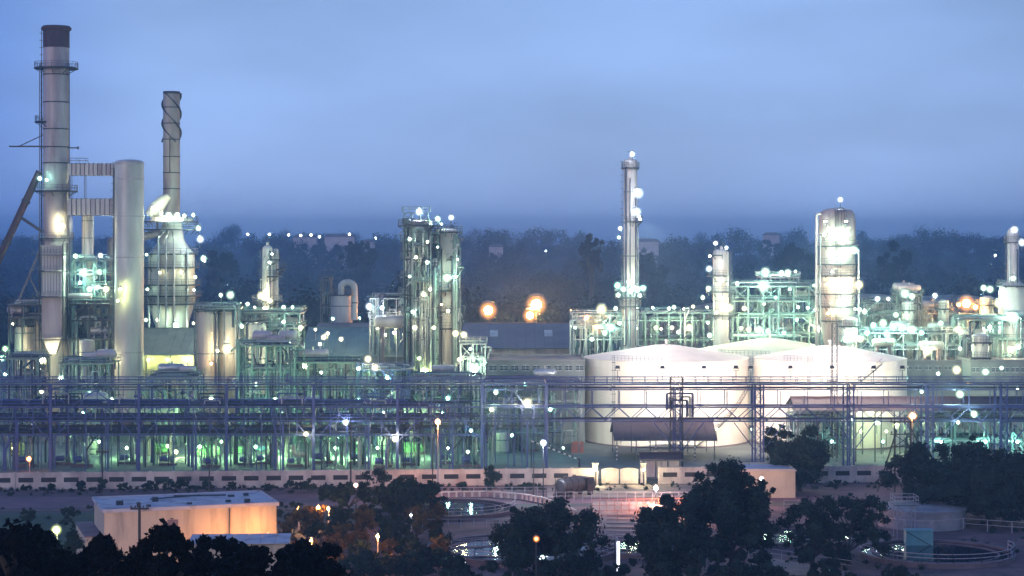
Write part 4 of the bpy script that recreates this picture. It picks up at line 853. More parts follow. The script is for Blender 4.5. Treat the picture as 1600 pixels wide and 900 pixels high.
# slim tall column
tower('tall_column', 'tallest slim column right of centre with a glowing ring of lamps', 'column', 985, 430, 10.5, 248, 'clad', dome=.3, plats=((262, 14), (346, 19, -2.2, 1.2), (455, 25), (464, 24), (478, 17)), ladder=PI * 1.0, seams=(300, 400, 500), pipes=((A - .6, 262, 540, .2, 'dark_pipe'), (A - .1, 280, 540, .16, 'grey_steel'), (A + .6, 300, 540, .14, 'dark_pipe'), (A + 1.1, 350, 540, .12, 'pale_pipe')))
frame('pipe_bridge', 'long teal pipe deck right of the tall slim column', 'steel frame', 990, 1118, 436, 7, (488, 500, 530), 7, 'teal_steel', decks=(0,), rails=(), pipes=22, risers=22, brace=None, seed=15, w=.3)
frame('process_structure', 'pale lamp lit pipe frame left of the tall slim column', 'steel frame', 895, 972, 432, 8, (493, 512, 530), 4, 'pale_pipe', decks=(1,), rails=(0,), pipes=30, risers=16, brace='x', seed=16, w=.2, drums=3)
for i, (u, v) in enumerate(((895, 500), (900, 508))):
    t = thing('pipe_loop', '%s white pipe loop beside the low warehouse roof' % ('taller', 'shorter')[i], 'pipe', px(u, 425 + i), 425 + i); MB().bend([(-.6, 0, 0), (-.6, 0, pz(v, 425)), (2.6 + i, 0, pz(v, 425)), (2.6 + i, 0, pz(v + 12, 425))], .22, 8).build('pipe', 'pale_pipe', t)
tower('process_column', 'medium column with rounded top and lamp lit left platforms, left of the cooler structure', 'column', 1127, 425, 13, 389, 'clad', dome=.4, plats=((398, 20, PI * .7, PI * 1.5), (430, 22, PI * .7, PI * 1.6), (455, 24), (492, 20)), ladder=0, seams=(440, 470), pipes=((A + .8, 392, 530, .15, 'dark_pipe'), (A - .9, 420, 530, .15, 'pale_pipe')))
frame('cooler_structure', 'large teal cooler structure with stairs left of the banded column', 'steel frame', 1145, 1288, 428, 14, (447, 470, 495, 525), 6, 'teal_steel', decks=(0, 1), rails=(0, 1), pipes=60, risers=44, brace='x', seed=17, drums=7, stair=True, pm=('pale_pipe', 'teal_steel', 'teal_steel', 'dark_pipe'))
frame('fan_structure', 'upper fan deck with lamps on top of the teal cooler structure', 'steel frame', 1190, 1248, 434, 8, (433,), 4, 'pale_pipe', decks=(0,), rails=(0,), pipes=8, brace=None, seed=18, w=.25)
tower('banded_column', 'widest column at right, bright lit bands under its domed top', 'column', 1308, 415, 28, 325, 'clad_warm', prof=[(28, 343), (28.5, 344), (28.5, 384), (27.5, 386), (27.5, 410), (28.5, 412), (28.5, 470), (26, 500), (20, 540), (20, None)][::-1] , dome=0, davit=False, plats=((384, 34), (412, 34), (430, 32, A - 1.6, A + 1.6), (458, 36), (478, 34), (500, 32)), ladder=A - .2)
t = bpy.data.objects['banded_column']; k = 415 / F; MB().lathe([(28 * k, pz(343, 415)), (27 * k, pz(334, 415)), (22 * k, pz(328, 415)), (12 * k, pz(325.5, 415)), (.5, pz(325, 415))], 28).build('head', 'clad_warm', t)
for d in (-8, -3, 2, 6, 10): MB().bend([(d * k, -28 * k - .2, pz(355, 415)), (d * k, -28 * k - .2, pz(332, 415)), (d * k * .6, -10 * k, pz(324, 415))], .1, 6).build('pipe', 'grey_steel', t)
MB().bend([(-20 * k, -1, pz(345, 415)), (-24 * k, -1, pz(345, 415) + 1.5), (-33 * k, -1, pz(345, 415) + 1.5), (-33 * k, -1, 8), (-26 * k, -1, 8)], .32, 10).build('overhead_line', 'clad', t)
MB().bend([(-30 * k, -3, pz(365, 415)), (-30 * k, -3, 6)], .2, 8).build('pipe', 'grey_steel', t); MB().bend([(31 * k, -2, pz(390, 415)), (31 * k, -2, 6)], .22, 8).build('pipe', 'pale_pipe', t)
# right hand clutter
RC = [('process_structure', 'steel frame with sloping roof beams right of the banded column', 1350, 1412, 430, (473, 492, 515), 4, 20), ('process_structure', 'tall glowing pipe frame midway between banded column and far right column', 1405, 1440, 425, (460, 480, 505, 530), 2, 21), ('process_structure', 'lattice pipe frame left of the big orange lamp', 1440, 1490, 432, (489, 512), 3, 22), ('process_structure', 'lit pipe frame right of the big orange lamp', 1528, 1568, 428, (478, 505, 530), 2, 23), ('process_structure', 'long low pipe frame behind the rightmost tank roof', 1345, 1500, 408, (520, 545), 7, 24), ('process_structure', 'low pipe frame under the far right column', 1500, 1610, 404, (500, 530), 5, 25)]
for n, lab, a, b, Y, vs, nx, sd in RC: frame(n, lab, 'steel frame', a, b, Y, 8, vs, nx, 'teal_steel' if sd % 2 else 'pale_pipe', decks=(0,), rails=(0,), pipes=24, risers=18, brace='x', seed=sd, drums=2, w=.22, group='lit pipe frames at the right')
for n, lab, u, Y, r, v, m in (('process_column', 'pale column left of the big orange lamp', 1474, 420, 8, 468, 'clad_pale'), ('process_column', 'broad pale column below the twin lamps, right of the big orange lamp', 1542, 424, 11, 462, 'clad_pale'), ('process_column', 'short thick column behind the rightmost tank', 1418, 415, 9, 470, 'clad_pale'), ('process_drum', 'stout pale drum behind the tank roof right of the banded column', 1328, 405, 12, 495, 'clad'), ('process_drum', 'pale squat drum below the big orange lamp', 1532, 396, 13, 520, 'clad_pale')):
    tower(n, lab, 'vessel', u, Y, r, v, m, dome=.4, davit=False, plats=((v + 14, r + 6), (v + 38, r + 5)), pipes=((A + .5, v + 6, 580, .14, 'pale_pipe'),))
tower('right_column', 'slim far right column topped by a lamp over a thicker body', 'column', 1583, 410, 9, 360, 'clad', prof=[(22, None), (22, 455), (20, 446), (10, 440), (9, 436), (9, 362), (6, 357), (.5, 355)], dome=0, davit=False, plats=((378, 14), (446, 24), (500, 27), (530, 26)), pipes=((A - .7, 380, 560, .2, 'pale_pipe'), (A + .3, 390, 560, .14, 'dark_pipe')), ladder=PI)
block('compressor_house', 'dull clad block under the big orange lamp', 1500, 1532, 425, 8, 490, 'grey_sheet', 'building')
for i, (u, v, Y, Lp, rp, m) in enumerate([(468, 628, 345, 62, 8, 'clad_pale'), (300, 470, 420, 20, 6, 'clad'), (1455, 540, 404, 34, 7, 'clad_pale'), (1380, 535, 404, 30, 6, 'clad_pale'), (560, 588, 372, 30, 8, 'clad_pale'), (660, 640, 352, 50, 9, 'clad'), (250, 640, 348, 50, 9, 'clad_pale'), (150, 622, 350, 30, 9, 'clad_pale')]):
    if i == 1: continue
    drum('%s horizontal drum among the plant pipes, from left to right %s' % (('pale', 'grey')[m == 'clad'], 'X'), u, Y, v, Lp, rp, m, group='horizontal drums among the pipes')
relabel([o for o in sc.objects if o.get('group') == 'horizontal drums among the pipes'], 'clad horizontal drum on saddles among the plant pipes, %s from left')

# middle clutter between the towers and the rack
MID = [(0, 60, 372, (560, 600, 650), 3, 'teal_steel', 'far left pipe frame at the foot of the pinkish vessel'), (95, 170, 366, (568, 612, 660), 3, 'teal_steel', 'pipe frame below the lamp scaffold'), (228, 306, 362, (590, 640), 3, 'grey_steel', 'pipe frame under the yellow green shed wall'), (372, 460, 366, (540, 580, 630), 4, 'teal_steel', 'pipe frame below the greenish drums'), (455, 560, 368, (566, 600, 650), 4, 'teal_steel', 'pipe frame before the teal grey warehouse'), (560, 640, 362, (578, 615, 660), 3, 'blue_steel', 'pipe frame with stair before the central towers'), (640, 745, 366, (590, 630, 670), 4, 'blue_steel', 'pipe frame right under the central towers'), (745, 905, 352, (598, 640, 680), 6, 'grey_steel', 'pipe frame in front of the greenish control building'), (1240, 1330, 348, (650, 690), 4, 'teal_steel', 'teal truss frame under the long right shed'), (1430, 1600, 346, (655, 690), 6, 'teal_steel', 'teal pipe frame at far right behind the wall')]
for i, (a, b, Y, vs, nx, m, lab) in enumerate(MID):
    frame('pipe_structure', lab, 'steel frame', a, b, Y, 9, vs, nx, m, decks=(0,) if i not in (8, 9) else (), rails=(0,), pipes=26, risers=20, brace='x', seed=30 + i, drums=3, stair=(i == 5), group='pipe frames behind the rack', w=.24)
R = random.Random(21)
# ground level vessels, pumps and lit drums behind the rack
def pump(u, Y, label, big=1.0):
    t = thing('pump', label, 'pump', px(u, Y), Y, group='pumps standing under the pipe rack'); s = big
    MB().box(-1.1 * s, -.5 * s, 0, 1.2 * s, .5 * s, .3 * s).build('plinth', 'concrete', t, smooth=None)
    MB().path([(-.95 * s, 0, .8 * s), (-.9 * s, 0, .8 * s), (0, 0, .8 * s), (.05 * s, 0, .8 * s)], [.3 * s, .36 * s, .36 * s, .2 * s], 12).build('motor', 'blue_pipe', t)
    MB().path([(.3 * s, 0, .8 * s), (.4 * s, 0, .8 * s), (.8 * s, 0, .8 * s), (.9 * s, 0, .8 * s)], [.2 * s, .5 * s, .5 * s, .2 * s], 12).tube((0.05 * s, 0, .8 * s), (.3 * s, 0, .8 * s), .08 * s, 8).build('casing', 'teal_steel', t)
    MB().bend([(.6 * s, 0, 1.2 * s), (.6 * s, 0, 3.4 * s), (.6 * s, 1.5, 3.4 * s)], .13 * s, 8).build('outlet', 'pale_pipe', t)
for i, u in enumerate([40, 100, 128, 200, 262, 330, 385, 412, 460, 505, 560, 598, 640, 700, 735]): pump(u, R.uniform(330, 336), '', R.uniform(1.2, 1.7))
relabel([o for o in sc.objects if o.name.split('.')[0] == 'pump'], 'motor driven pump under the pipe rack, %s from left')
GV = [(27, 348, 11, 'yellow_drum', 'yellow lit upright vessel under the rack at far left', 690), (325, 348, 20, 'green_drum', 'wide green lit vessel under the rack', 695), (250, 352, 15, 'green_drum', 'green lit vessel left of the bright gap under the rack', 693), (146, 350, 8, 'clad', 'grey vessel under the rack', 686), (374, 352, 12, 'green_drum', 'green vessel beside a rack column', 697), (408, 356, 12, 'teal_paint', 'teal lit vessel under the rack left of the white elbow', 697), (565, 352, 9, 'green_drum', 'narrow green lit vessel under the rack', 697), (643, 352, 22, 'green_drum', 'widest green lit vessel under the rack', 690), (600, 356, 10, 'clad_pale', 'pale vessel left of the widest green one', 680), (445, 358, 13, 'teal_paint', 'teal vessel under the middle of the rack', 700), (785, 352, 12, 'clad', 'grey vessel right of the rack drop pipes', 672), (825, 356, 14, 'teal_steel', 'teal grey vessel left of the striped barrier', 666)]
for u, Y, r, m, lab, v in GV: tower('upright_vessel', lab, 'vessel', u, Y, r, v, m, dome=.35, davit=False, seams=(v + 15,), nseg=20, group='upright vessels under and behind the rack')
t = thing('elbow_pipe', 'fat white elbow pipe under the middle of the rack', 'pipe', px(470, 333), 333); MB().bend([(-1.3, 0, pz(695, 333)), (-1.3, 0, pz(710, 333)), (1.1, 0, pz(710, 333)), (1.1, 0, 0)], .42, 12, rb=1.2).build('pipe', 'clad_pale', t)
block('equipment_wall', 'long blank green lit wall behind the vessels under the rack', -60, 760, 372, 5, 676, 'grey_sheet', 'wall')
# sheds right
shed('open_shed', 'open sided shed with purple maroon gable roof beside the storage tanks', 962, 1118, 340, 14, 686, 657, m='maroon_roof', posts=6, striped=True, pw=1.5, hip=0)
shed('open_shed', 'long low maroon roofed shed behind the bridge at right', 1245, 1640, 338, 12, 640, 620, m='maroon_roof', posts=14, pw=2.0)
shed('gate_hut', 'small gate hut with dark maroon gabled roof just inside the gate', 1003, 1064, 316, 5, 717, 707, m='maroon_roof', wall=True, wallm='pink_wall', posts=4, pw=1.2, cat='hut')
block('flat_hut', 'cream flat roofed hut in front of the wall beside the dark round tree', 1150, 1243, 290, 9, 733, 'cream_wall', 'hut', roofm='roof_white', parapet=.3)
# striped barrier arm
t = thing('striped_barrier', 'black and white striped barrier rising leftwards behind the wall', 'barrier', px(905, 330), 330); X0 = px(905, 330)
a = Vector((0, 0, pz(718, 330))); b = Vector((px(830, 330) - X0, 0, pz(689, 330)))
for i in range(18): MB().bar(a.lerp(b, i / 18), a.lerp(b, (i + .96) / 18), .22).build('band', 'white_paint' if i % 2 else 'black_paint', t, smooth=None)
MB().bar((0, 0, 0), (0, 0, pz(716, 330)), .3).build('post', 'dark_steel', t); MB().bar((b.x, 0, 0), (b.x, 0, b.z), .2).build('post', 'dark_steel', t)

# ------------------------------------------------------------------ haze
def haze():
    b = MB().box(-3600, -25, -2.2, 3600, 4600, 92); o = b.build('haze', None, smooth=None); m = bpy.data.materials.new('haze'); m.use_nodes = True; nt = m.node_tree
    nt.nodes.remove(nt.nodes['Principled BSDF']); v = nt.nodes.new('ShaderNodeVolumePrincipled'); v.inputs['Color'].default_value = (.46, .74, 1, 1); v.inputs['Density'].default_value = .00036; v.inputs['Anisotropy'].default_value = .45
    nt.links.new(v.outputs[0], nt.nodes['Material Output'].inputs['Volume']); o.data.materials.append(m); struct(o, 'stuff')
haze()

def steam(label, u, v, Y, ru, rv, ry, dens, seed, col=(.9, .95, .95)):
    """low density vapour hanging round the lamps"""
    k = Y / F; b = MB(); n, m_ = 28, 14; vs = []
    for i in range(m_ + 1):
        th = PI * i / m_
        for j in range(n):
            ph = 2 * PI * j / n; d = Vector((math.sin(th) * math.cos(ph), math.sin(th) * math.sin(ph), math.cos(th))); f = 1 + (.35 if ru < 1000 else .08) * noise.noise(d * 1.7 + Vector((seed, 0, 0)))
            vs.append((d.x * ru * k * f, d.y * ry * f, d.z * rv * k * f))
    b.add(vs, [(i * n + j, i * n + (j + 1) % n, (i + 1) * n + (j + 1) % n, (i + 1) * n + j) for i in range(m_) for j in range(n)])
    o = b.build('steam', None, loc=(px(u, Y), Y, pz(v, Y))); q = 'steam_%d' % int(dens * 10000)
    if q not in M:
        m = bpy.data.materials.new(q); m.use_nodes = True; nt = m.node_tree; nt.nodes.remove(nt.nodes['Principled BSDF']); w = nt.nodes.new('ShaderNodeVolumePrincipled'); w.inputs['Color'].default_value = (*col, 1); w.inputs['Density'].default_value = dens; w.inputs['Anisotropy'].default_value = .35
        nt.links.new(w.outputs[0], nt.nodes['Material Output'].inputs['Volume']); M[q] = m
    o.data.materials.append(M[q]); o['kind'] = 'stuff'; o['label'] = label
for i, (lab, u, v, Y, ru, rv, ry, d) in enumerate([('steam drifting over the right hand pipe frames', 1400, 510, 405, 75, 24, 8, .012), ('steam over the frame left of the tall slim column', 948, 508, 428, 34, 20, 6, .012), ('mist among the right hand units', 1320, 512, 425, 330, 50, 24, .0015)]): steam(lab, u, v, Y, ru, rv, ry, d, i * 3.1)


# ------------------------------------------------------------------ foreground building
def pump_house():
    Y = 215; t = thing('pump_house', 'flat roofed plastered building glowing orange at its right end behind the dark trees', 'building', px(163, Y), Y, rz=math.radians(18)); W = 19.5; D = 11; h = pz(797, Y)
    n = 6
    for i in range(n): MB().box(W * i / n + .004, 0, 0, W * (i + 1) / n - .004, .3, h - .3).build('wall_panel', 'plaster', t, smooth=None)
    MB().box(0.004, .302, 0, .3, D, h - .3).build('side_wall', 'plaster', t, smooth=None); MB().box(W - .3, .302, 0, W - .004, D, h - .3).build('side_wall', 'plaster', t, smooth=None)
    MB().box(.302, D - .3, 0, W - .302, D - .002, h - .3).build('back_wall', 'plaster', t, smooth=None)
    r = MB().box(-.25, -.3, h - .297, W + .25, D + .2, h - .05).build('roof', 'roof_white', t, smooth=None)
    b = MB(); b.box(-.25, -.3, h - .047, W + .25, -.1, h + .1); b.box(-.25, D, h - .047, W + .25, D + .2, h + .1); b.box(-.25, -.097, h - .047, -.05, D - .003, h + .1); b.box(W + .05, -.097, h - .047, W + .25, D - .003, h + .1); b.build('parapet', 'roof_white', r, smooth=None)
    R = random.Random(4)
    for i in range(9): x, y = R.uniform(1, W - 1), R.uniform(1, D - 2); s = R.uniform(.15, .4); MB().box(x - s, y - s, h - .046, x + s, y + s, h + R.uniform(.1, .5)).build('roof_vent', 'dark_steel', r, smooth=None)
    MB().bend([(6, 7, h + .1), (11, 8.5, h + .1), (12, 9, h + .1)], .08, 6).bend([(9, 9, h + .1), (15, 8, h + .1)], .1, 6).build('roof_pipe', 'dark_steel', r)
    MB().tube((W * .72, -.12, .2), (W * .72, -.12, h - .35), .08, 8).build('downpipe', 'dark_steel', t); MB().box(W * .36, -.05, h - 2.4, W * .36 + 1.2, -.003, h - 1.4).build('vent_grille', 'concrete', t, smooth=None)
    MB().box(-1.9, 1.5, 0, -.003, D + 2, h - 3.2).build('side_annex', 'plaster', t, smooth=None)
    MB().box(-2, 1.4, h - 3.197, -.003, D + 2.1, h - 3.05).build('annex_roof', 'concrete', t, smooth=None)
    a = thing('low_annex', 'low annex with pale sheet roof in front of the orange lit wall', 'building', px(296, 205), 205, rz=math.radians(4)); ha = pz(846, 205); 
    MB().box(0, 0, 0, 10.5, 4.6, ha - .4).build('wall', 'plaster', a, smooth=None)
    for i in range(7): MB().add([(i * 1.55 - .2, -.5, ha - .29), (i * 1.55 + 1.3, -.5, ha - .29), (i * 1.55 + 1.3, 5.2, ha - .1), (i * 1.55 - .2, 5.2, ha - .1), (i * 1.55 - .2, -.5, ha - .21), (i * 1.55 + 1.3, -.5, ha - .21), (i * 1.55 + 1.3, 5.2, ha - .02), (i * 1.55 - .2, 5.2, ha - .02)], [(0, 3, 2, 1), (4, 5, 6, 7), (0, 1, 5, 4), (1, 2, 6, 5), (2, 3, 7, 6), (3, 0, 4, 7)]).build('roof_sheet', 'roof_white', a, smooth=None)
pump_house()
# ------------------------------------------------------------------ poles
def pole(label, u, Y, vt, arm=True, w=.14, m='wood_pole'):
    t = thing('utility_pole', label, 'pole', px(u, Y), Y, group='utility poles'); h = pz(vt, Y); MB().tube((0, 0, 0), (0, 0, h), w, 8, w * .7).build('post', m, t)
    if arm:
        MB().box(-1.0, -.1, h - .7, 1.0, .1, h - .5).build('crossarm', m, t, smooth=None)
        for x in (-.9, -.45, .45, .9): MB().lathe([(.06, h - .498), (.1, h - .38), (.05, h - .25)], 8, (x, 0)).build('insulator', 'concrete', t)
    return t
pole('dark wooden pole with short crossarm before the pale building wall', 218, 206, 786, True, .2)
pole('thin dark pole with crossarm in front of the boundary wall at left', 160, 296, 700); pole('thin dark pole at the wall beside the leafy clump', 548, 294, 655, False); pole('thin dark pole just left of the orange street lamp', 676, 297, 684, False, .12)
pole('thin dark pole left of the white street lamp by the truck', 834, 292, 722, False, .1); pole('small dark pole on the verge left of the pale building', 327, 292, 725, False)
def hframe():
    Y = 297; t = thing('double_pole', 'dark double pole with braces and insulators above the right trees', 'pole', px(1414, Y), Y); k = Y / F; a, b = -16 * k, 9 * k; h = pz(657, Y)
    for x in (a, b): MB().tube((x, 0, 0), (x, 0, h), .16, 8).build('post', 'wood_pole', t)
    MB().tube((a - 2.6, .4, 0), (a + .3, .05, h * .86), .12, 8).build('strut', 'wood_pole', t); MB().tube((b + 3.2, .4, h * .35), (b, .05, h * .9), .12, 8).build('strut', 'wood_pole', t)
    for z in (h - .3, h - 2.2, h - 4.1): MB().box(a - .7, -.2, z, b + .6, -.16 + .12, z + .16).build('crossarm', 'wood_pole', t, smooth=None)
    for z in (h - .1, h - 2.0): 
        for x in (a - .5, 0, b + .4): MB().lathe([(.08, z), (.14, z + .15), (.06, z + .4)], 8, (x, -.14)).build('insulator', 'concrete', t)
    MB().bar((a, -.2, h - 4), (b, -.2, h - 2.2), .1).bar((b, -.2, h - 4), (a, -.2, h - 2.2), .1).build('brace', 'dark_steel', t, smooth=None)
    MB().box(-.6, -.5, h - 7.4, .8, .5, h - 5.8).build('transformer', 'dark_steel', t, smooth=None)
hframe()
def street_lamp(label, u, Y, v, c, r=.42, p=120, m='white_rail', hood=True):
    t = thing('street_lamp', label, 'street lamp', px(u, Y), Y, group='street lamps on tall posts'); h = pz(v, Y); k = (c, p)
    if ('m',) + k not in _cache: _cache[('m',) + k] = emit('lamp_glass_%s_%d' % k, LAMPC[c], p).name
    MB().tube((0, .5, 0), (0, .5, h - .2), .1, 8, .07).build('post', m, t); MB().bend([(0, .5, h - .2), (0, .5, h + r + .25), (0, 0, h + r + .2)], .05, 6, rb=.3).build('arm', m, t)
    MB().lathe([(r * .7 * math.sin(PI * i / 6) if 0 < i < 6 else r * .02, h - r * .7 * math.cos(PI * i / 6)) for i in range(7)], 10).build('bulb', 'lamp_glass_%s_%d' % k, t)
    q = r * 1.6; MB().lathe([(q * math.sin(PI * i / 10) if 0 < i < 10 else q * .02, h - q * math.cos(PI * i / 10)) for i in range(11)], 16).build('halo_shell', halo_glow(c), t)  # larger emissive shell added for the glare round the bulb
    MB().lathe([(r * .2, h + r * 1.25), (r * .8, h + r * 1.1), (r * .9, h + r), (r * .2, h + r)], 10).build('hood', 'grey_steel', t); return t
street_lamp('orange street lamp on a tall pale post at the boundary wall', 684, 298, 659, 'sodium', .4, 1500)
street_lamp('white street lamp on a dark post left of the tanker truck', 849, 284, 692, 'blue', .42, 1800, 'dark_steel')
street_lamp('pale green garden lamp on the lawn left of the plastered building', 88, 240, 828, 'yellow', .5, 60)
street_lamp('small pinkish lamp on the gate yard kerb', 1025, 283, 763, 'pink', .35, 1800, 'dark_steel')
street_lamp('orange lamp glowing through the dark round tree at centre', 838, 196, 842, 'orange', .26, 3, 'dark_steel')
street_lamp('orange lamp behind the tallest dark tree that lights the road', 1190, 283, 748, 'pink', .3, 700, 'dark_steel')
street_lamp('small warm lamp above the left gate post', 931, 304, 734, 'warm', .18, 1500, 'dark_steel')
street_lamp('small warm lamp above the right gate post', 1006, 304, 734, 'warm', .18, 1500, 'dark_steel')
street_lamp('orange lamp behind the double pole at right', 1426, 318, 650, 'sodium', .6, 200)
street_lamp('small warm lamp over the brown scrub', 556, 250, 758, 'pink', .28, 80, 'dark_steel')
street_lamp('yellow lamp low between the black trees at bottom left corner', 4, 190, 877, 'yellow', .45, 60)
street_lamp('orange lamp hidden behind the annex that lights the plaster wall', 418, 217.2, 839, 'sodium', .3, 850)
street_lamp('added orange lamp behind the annex that evens the light on the plaster wall', 352, 215.6, 842, 'sodium', .3, 500)  # second lamp added to even out the light along the wall
street_lamp('warm lamp hidden by the black trees at the left end of the plaster wall', 200, 206, 884, 'pink', .3, 700)
street_lamp('white lamp low in the brown scrub', 642, 243, 805, 'blue', .15, 80); street_lamp('white lamp at the near rim of the middle basin', 682, 236, 846, 'pink', .3, 60); street_lamp('warm lamp in the bushes below the middle trees', 1025, 226, 876, 'warm', .25, 60)
street_lamp('cyan lamp behind the thin tree at right', 1292, 240, 864, 'cyan', .28, 60)
street_lamp('sodium lamp above the red lit railings of the lower yard', 1040, 272, 782, 'orange', .22, 6000, 'dark_steel')
street_lamp('small orange lamp under the rack at far left', 45, 322.5, 717, 'orange', .4, 90)

for i, (u, v, Y) in enumerate(((466, 796, 256), (497, 793, 258), (513, 795, 257), (590, 838, 226), (486, 846, 222))): street_lamp('small warm lamp in the brown scrub, %s from left' % ('third', 'fourth', 'fifth', 'second last', 'first')[i], u, Y, v, 'sodium', .2, 1300)
# ------------------------------------------------------------------ tanker truck
def truck():
    t = thing('tanker_truck', 'old tanker truck parked beside the gate with its round rear towards us', 'truck', px(892, 291), 291, rz=math.radians(-27)); PIH = PI / 2
    # local x runs along the truck, rear at -x
    t.rotation_euler = (0, 0, math.radians(52)); zc = 1.95; r = 1.08; L = 5.4
    xs = [-2.9, -2.85, -2.65, 2.3, 2.5, 2.55]; rs = [.3, .85, r, r, .85, .3]
    b = MB().path([(x, 0, zc) for x in xs], rs, 24); b.build('tank', 'truck_tank', t)
    for x in (-2.4, -.9, .6, 2.0):
        q = [(x, (r + .03) * math.cos(a), zc + (r + .03) * math.sin(a)) for a in [i * PI / 10 for i in range(21)]]; MB().path(q, .05, 6).build('band', 'truck_cab', t)
    MB().box(-2.9, -.45, .75, 4.6, .45, .95).build('chassis', 'truck_cab', t, smooth=None); MB().box(-2.2, -.25, zc + r - .02, 1.8, .25, zc + r + .06).build('catwalk', 'truck_cab', t, smooth=None)
    for x in (-1.4, .9): MB().tube((x, 0, zc + r + .06), (x, 0, zc + r + .3), .3, 12).build('manhole', 'truck_tank', t)
    c = MB(); c.add([(2.75, -1.15, .7), (4.7, -1.15, .7), (4.75, -1.15, 1.7), (4.35, -1.15, 2.75), (2.75, -1.15, 2.8), (2.75, 1.15, .7), (4.7, 1.15, .7), (4.75, 1.15, 1.7), (4.35, 1.15, 2.75), (2.75, 1.15, 2.8)], [(0, 1, 2, 3, 4), (9, 8, 7, 6, 5), (0, 5, 6, 1), (1, 6, 7, 2), (2, 7, 8, 3), (3, 8, 9, 4), (4, 9, 5, 0)]); cb = c.build('cab', 'truck_cab', t, smooth=None)
    for y in (-1.17, 1.152): MB().box(3.2, y, 1.75, 4.2, y + .02, 2.45).build('window', 'glass_dark', cb, smooth=None)
    for x in (-2.1, -1.0, 3.7):
        for s in (-1, 1):
            w = MB().tube((x, s * .72, .5), (x, s * 1.12, .5), .5, 18).build('wheel', 'rubber', t); MB().tube((x, s * 1.121, .5), (x, s * 1.14, .5), .26, 12).build('rim', 'truck_tank', w)
    MB().box(-2.7, -1.15, 1.05, -.4, -.72, 1.1).box(-2.7, .72, 1.05, -.4, 1.15, 1.1).build('mudguard', 'truck_cab', t, smooth=None)
    MB().box(-3.1, -1.1, .45, -2.95, 1.1, .65).build('rear_bumper', 'truck_cab', t, smooth=None); b = MB(); ladder_mb(b, -2.98, .5, .7, zc + r, .4, False, ax=(0, 1)); b.build('ladder', 'truck_cab', t, smooth=None)
    for y in (-.95, .85): MB().box(-3.12, y, .7, -3.0, y + .14, .84).build('tail_lamp', 'red_brick', t, smooth=None)
truck()

# ------------------------------------------------------------------ settling basins with rails
def basin(label, u, v, r, h=1.0, bridge=None, rails=True, seed=1):
    Y = gy(v); t = thing('settling_basin', label, 'basin', px(u, Y), Y, group='round settling basins')
    MB().annulus(r - .35, r, 0, h, 56).build('outer_wall', 'concrete', t); MB().annulus(r - .45, r + .12, h + .003, h + .15, 56).build('coping', 'concrete', t)
    MB().annulus(r - 2.0, r - 1.8, 0, h * .95, 56).build('launder_wall', 'concrete', t)
    MB().lathe([(r - .36, .5 * h), (r - .36, .72 * h)], 56).build('water', 'water', t)
    if rails: MB().rail([((r - .1) * math.cos(a), (r - .1) * math.sin(a), h + .15) for a in [PI * .95 + i * 1.1 * PI / 18 for i in range(19)]], 1.05, 3.2, .07, False).build('railing', 'white_rail', t, smooth=None)
    if bridge is not None:
        c, s = math.cos(bridge), math.sin(bridge); p, q = Vector((-r * c, -r * s, h + .5)), Vector((r * c, r * s, h + .5)); n = Vector((-s, c, 0)) * .6
        MB().bar(p, q, 1.2, .15).build('bridge', 'concrete', t, smooth=None); MB().rail([p + n, q + n], 1, 1.5, .06).rail([p - n, q - n], 1, 1.5, .06).build('bridge_railing', 'white_rail', t, smooth=None)
        MB().tube((0, 0, 0), (0, 0, h + 1.3), .7, 14).build('drive_head', 'teal_paint', t)
    return t
basin('dark water basin with pale rim at bottom right, front rail of long bars', 1462, 869, 9.5, .5, None)
basin('basin at bottom centre half covered by the dark round tree', 822, 864, 11.5, .6, .35)
basin('upper basin below the boundary wall, left of the tanker truck', 704, 799, 9.4, .5, None)
basin('small basin behind the bottom centre trees', 1010, 860, 7.5, .5, 2.6)
basin('basin hidden by the thin tree, right of the centre trees', 1235, 842, 8.5, .5, None)
t = thing('round_tank', 'low round pale concrete tank under the wide dark tree at right', 'tank', px(1440, 262), 262); MB().lathe([(5.9, 0), (5.9, 2.3), (6.05, 2.32), (6.05, 2.6), (5.7, 2.65), (.2, 3.3)], 48).build('shell', 'pale_concrete', t); MB().annulus(5.9, 5.98, 1.4, 1.5, 48).build('band', 'pink_wall', t)
t = thing('switch_cabinet', 'pale blue green cabinet with railed landing before the round tank', 'cabinet', px(1435, 243), 243); MB().box(-1.7, -.8, 0.1, 1.7, .8, 2.2).build('body', 'teal_paint', t, smooth=None); MB().box(-1.8, -.9, 2.203, 1.8, .9, 2.3).build('top', 'teal_paint', t, smooth=None); MB().rail([(-1.7, -.8, 2.3), (1.7, -.8, 2.3), (1.7, .8, 2.3), (-1.7, .8, 2.3)], 1.05, .7, .05, True).build('railing', 'white_rail', t, smooth=None); MB().bar((-1.7, -.82, 2.1), (1.7, -.82, .2), .08).build('brace', 'dark_steel', t, smooth=None)
frame('stair_tower', 'small pale stair tower before the round tank at right', 'steel frame', 1402, 1430, 250, 2.4, (790, 812), 1, 'white_rail', decks=(0,), rails=(0,), brace='x', seed=50, w=.12)
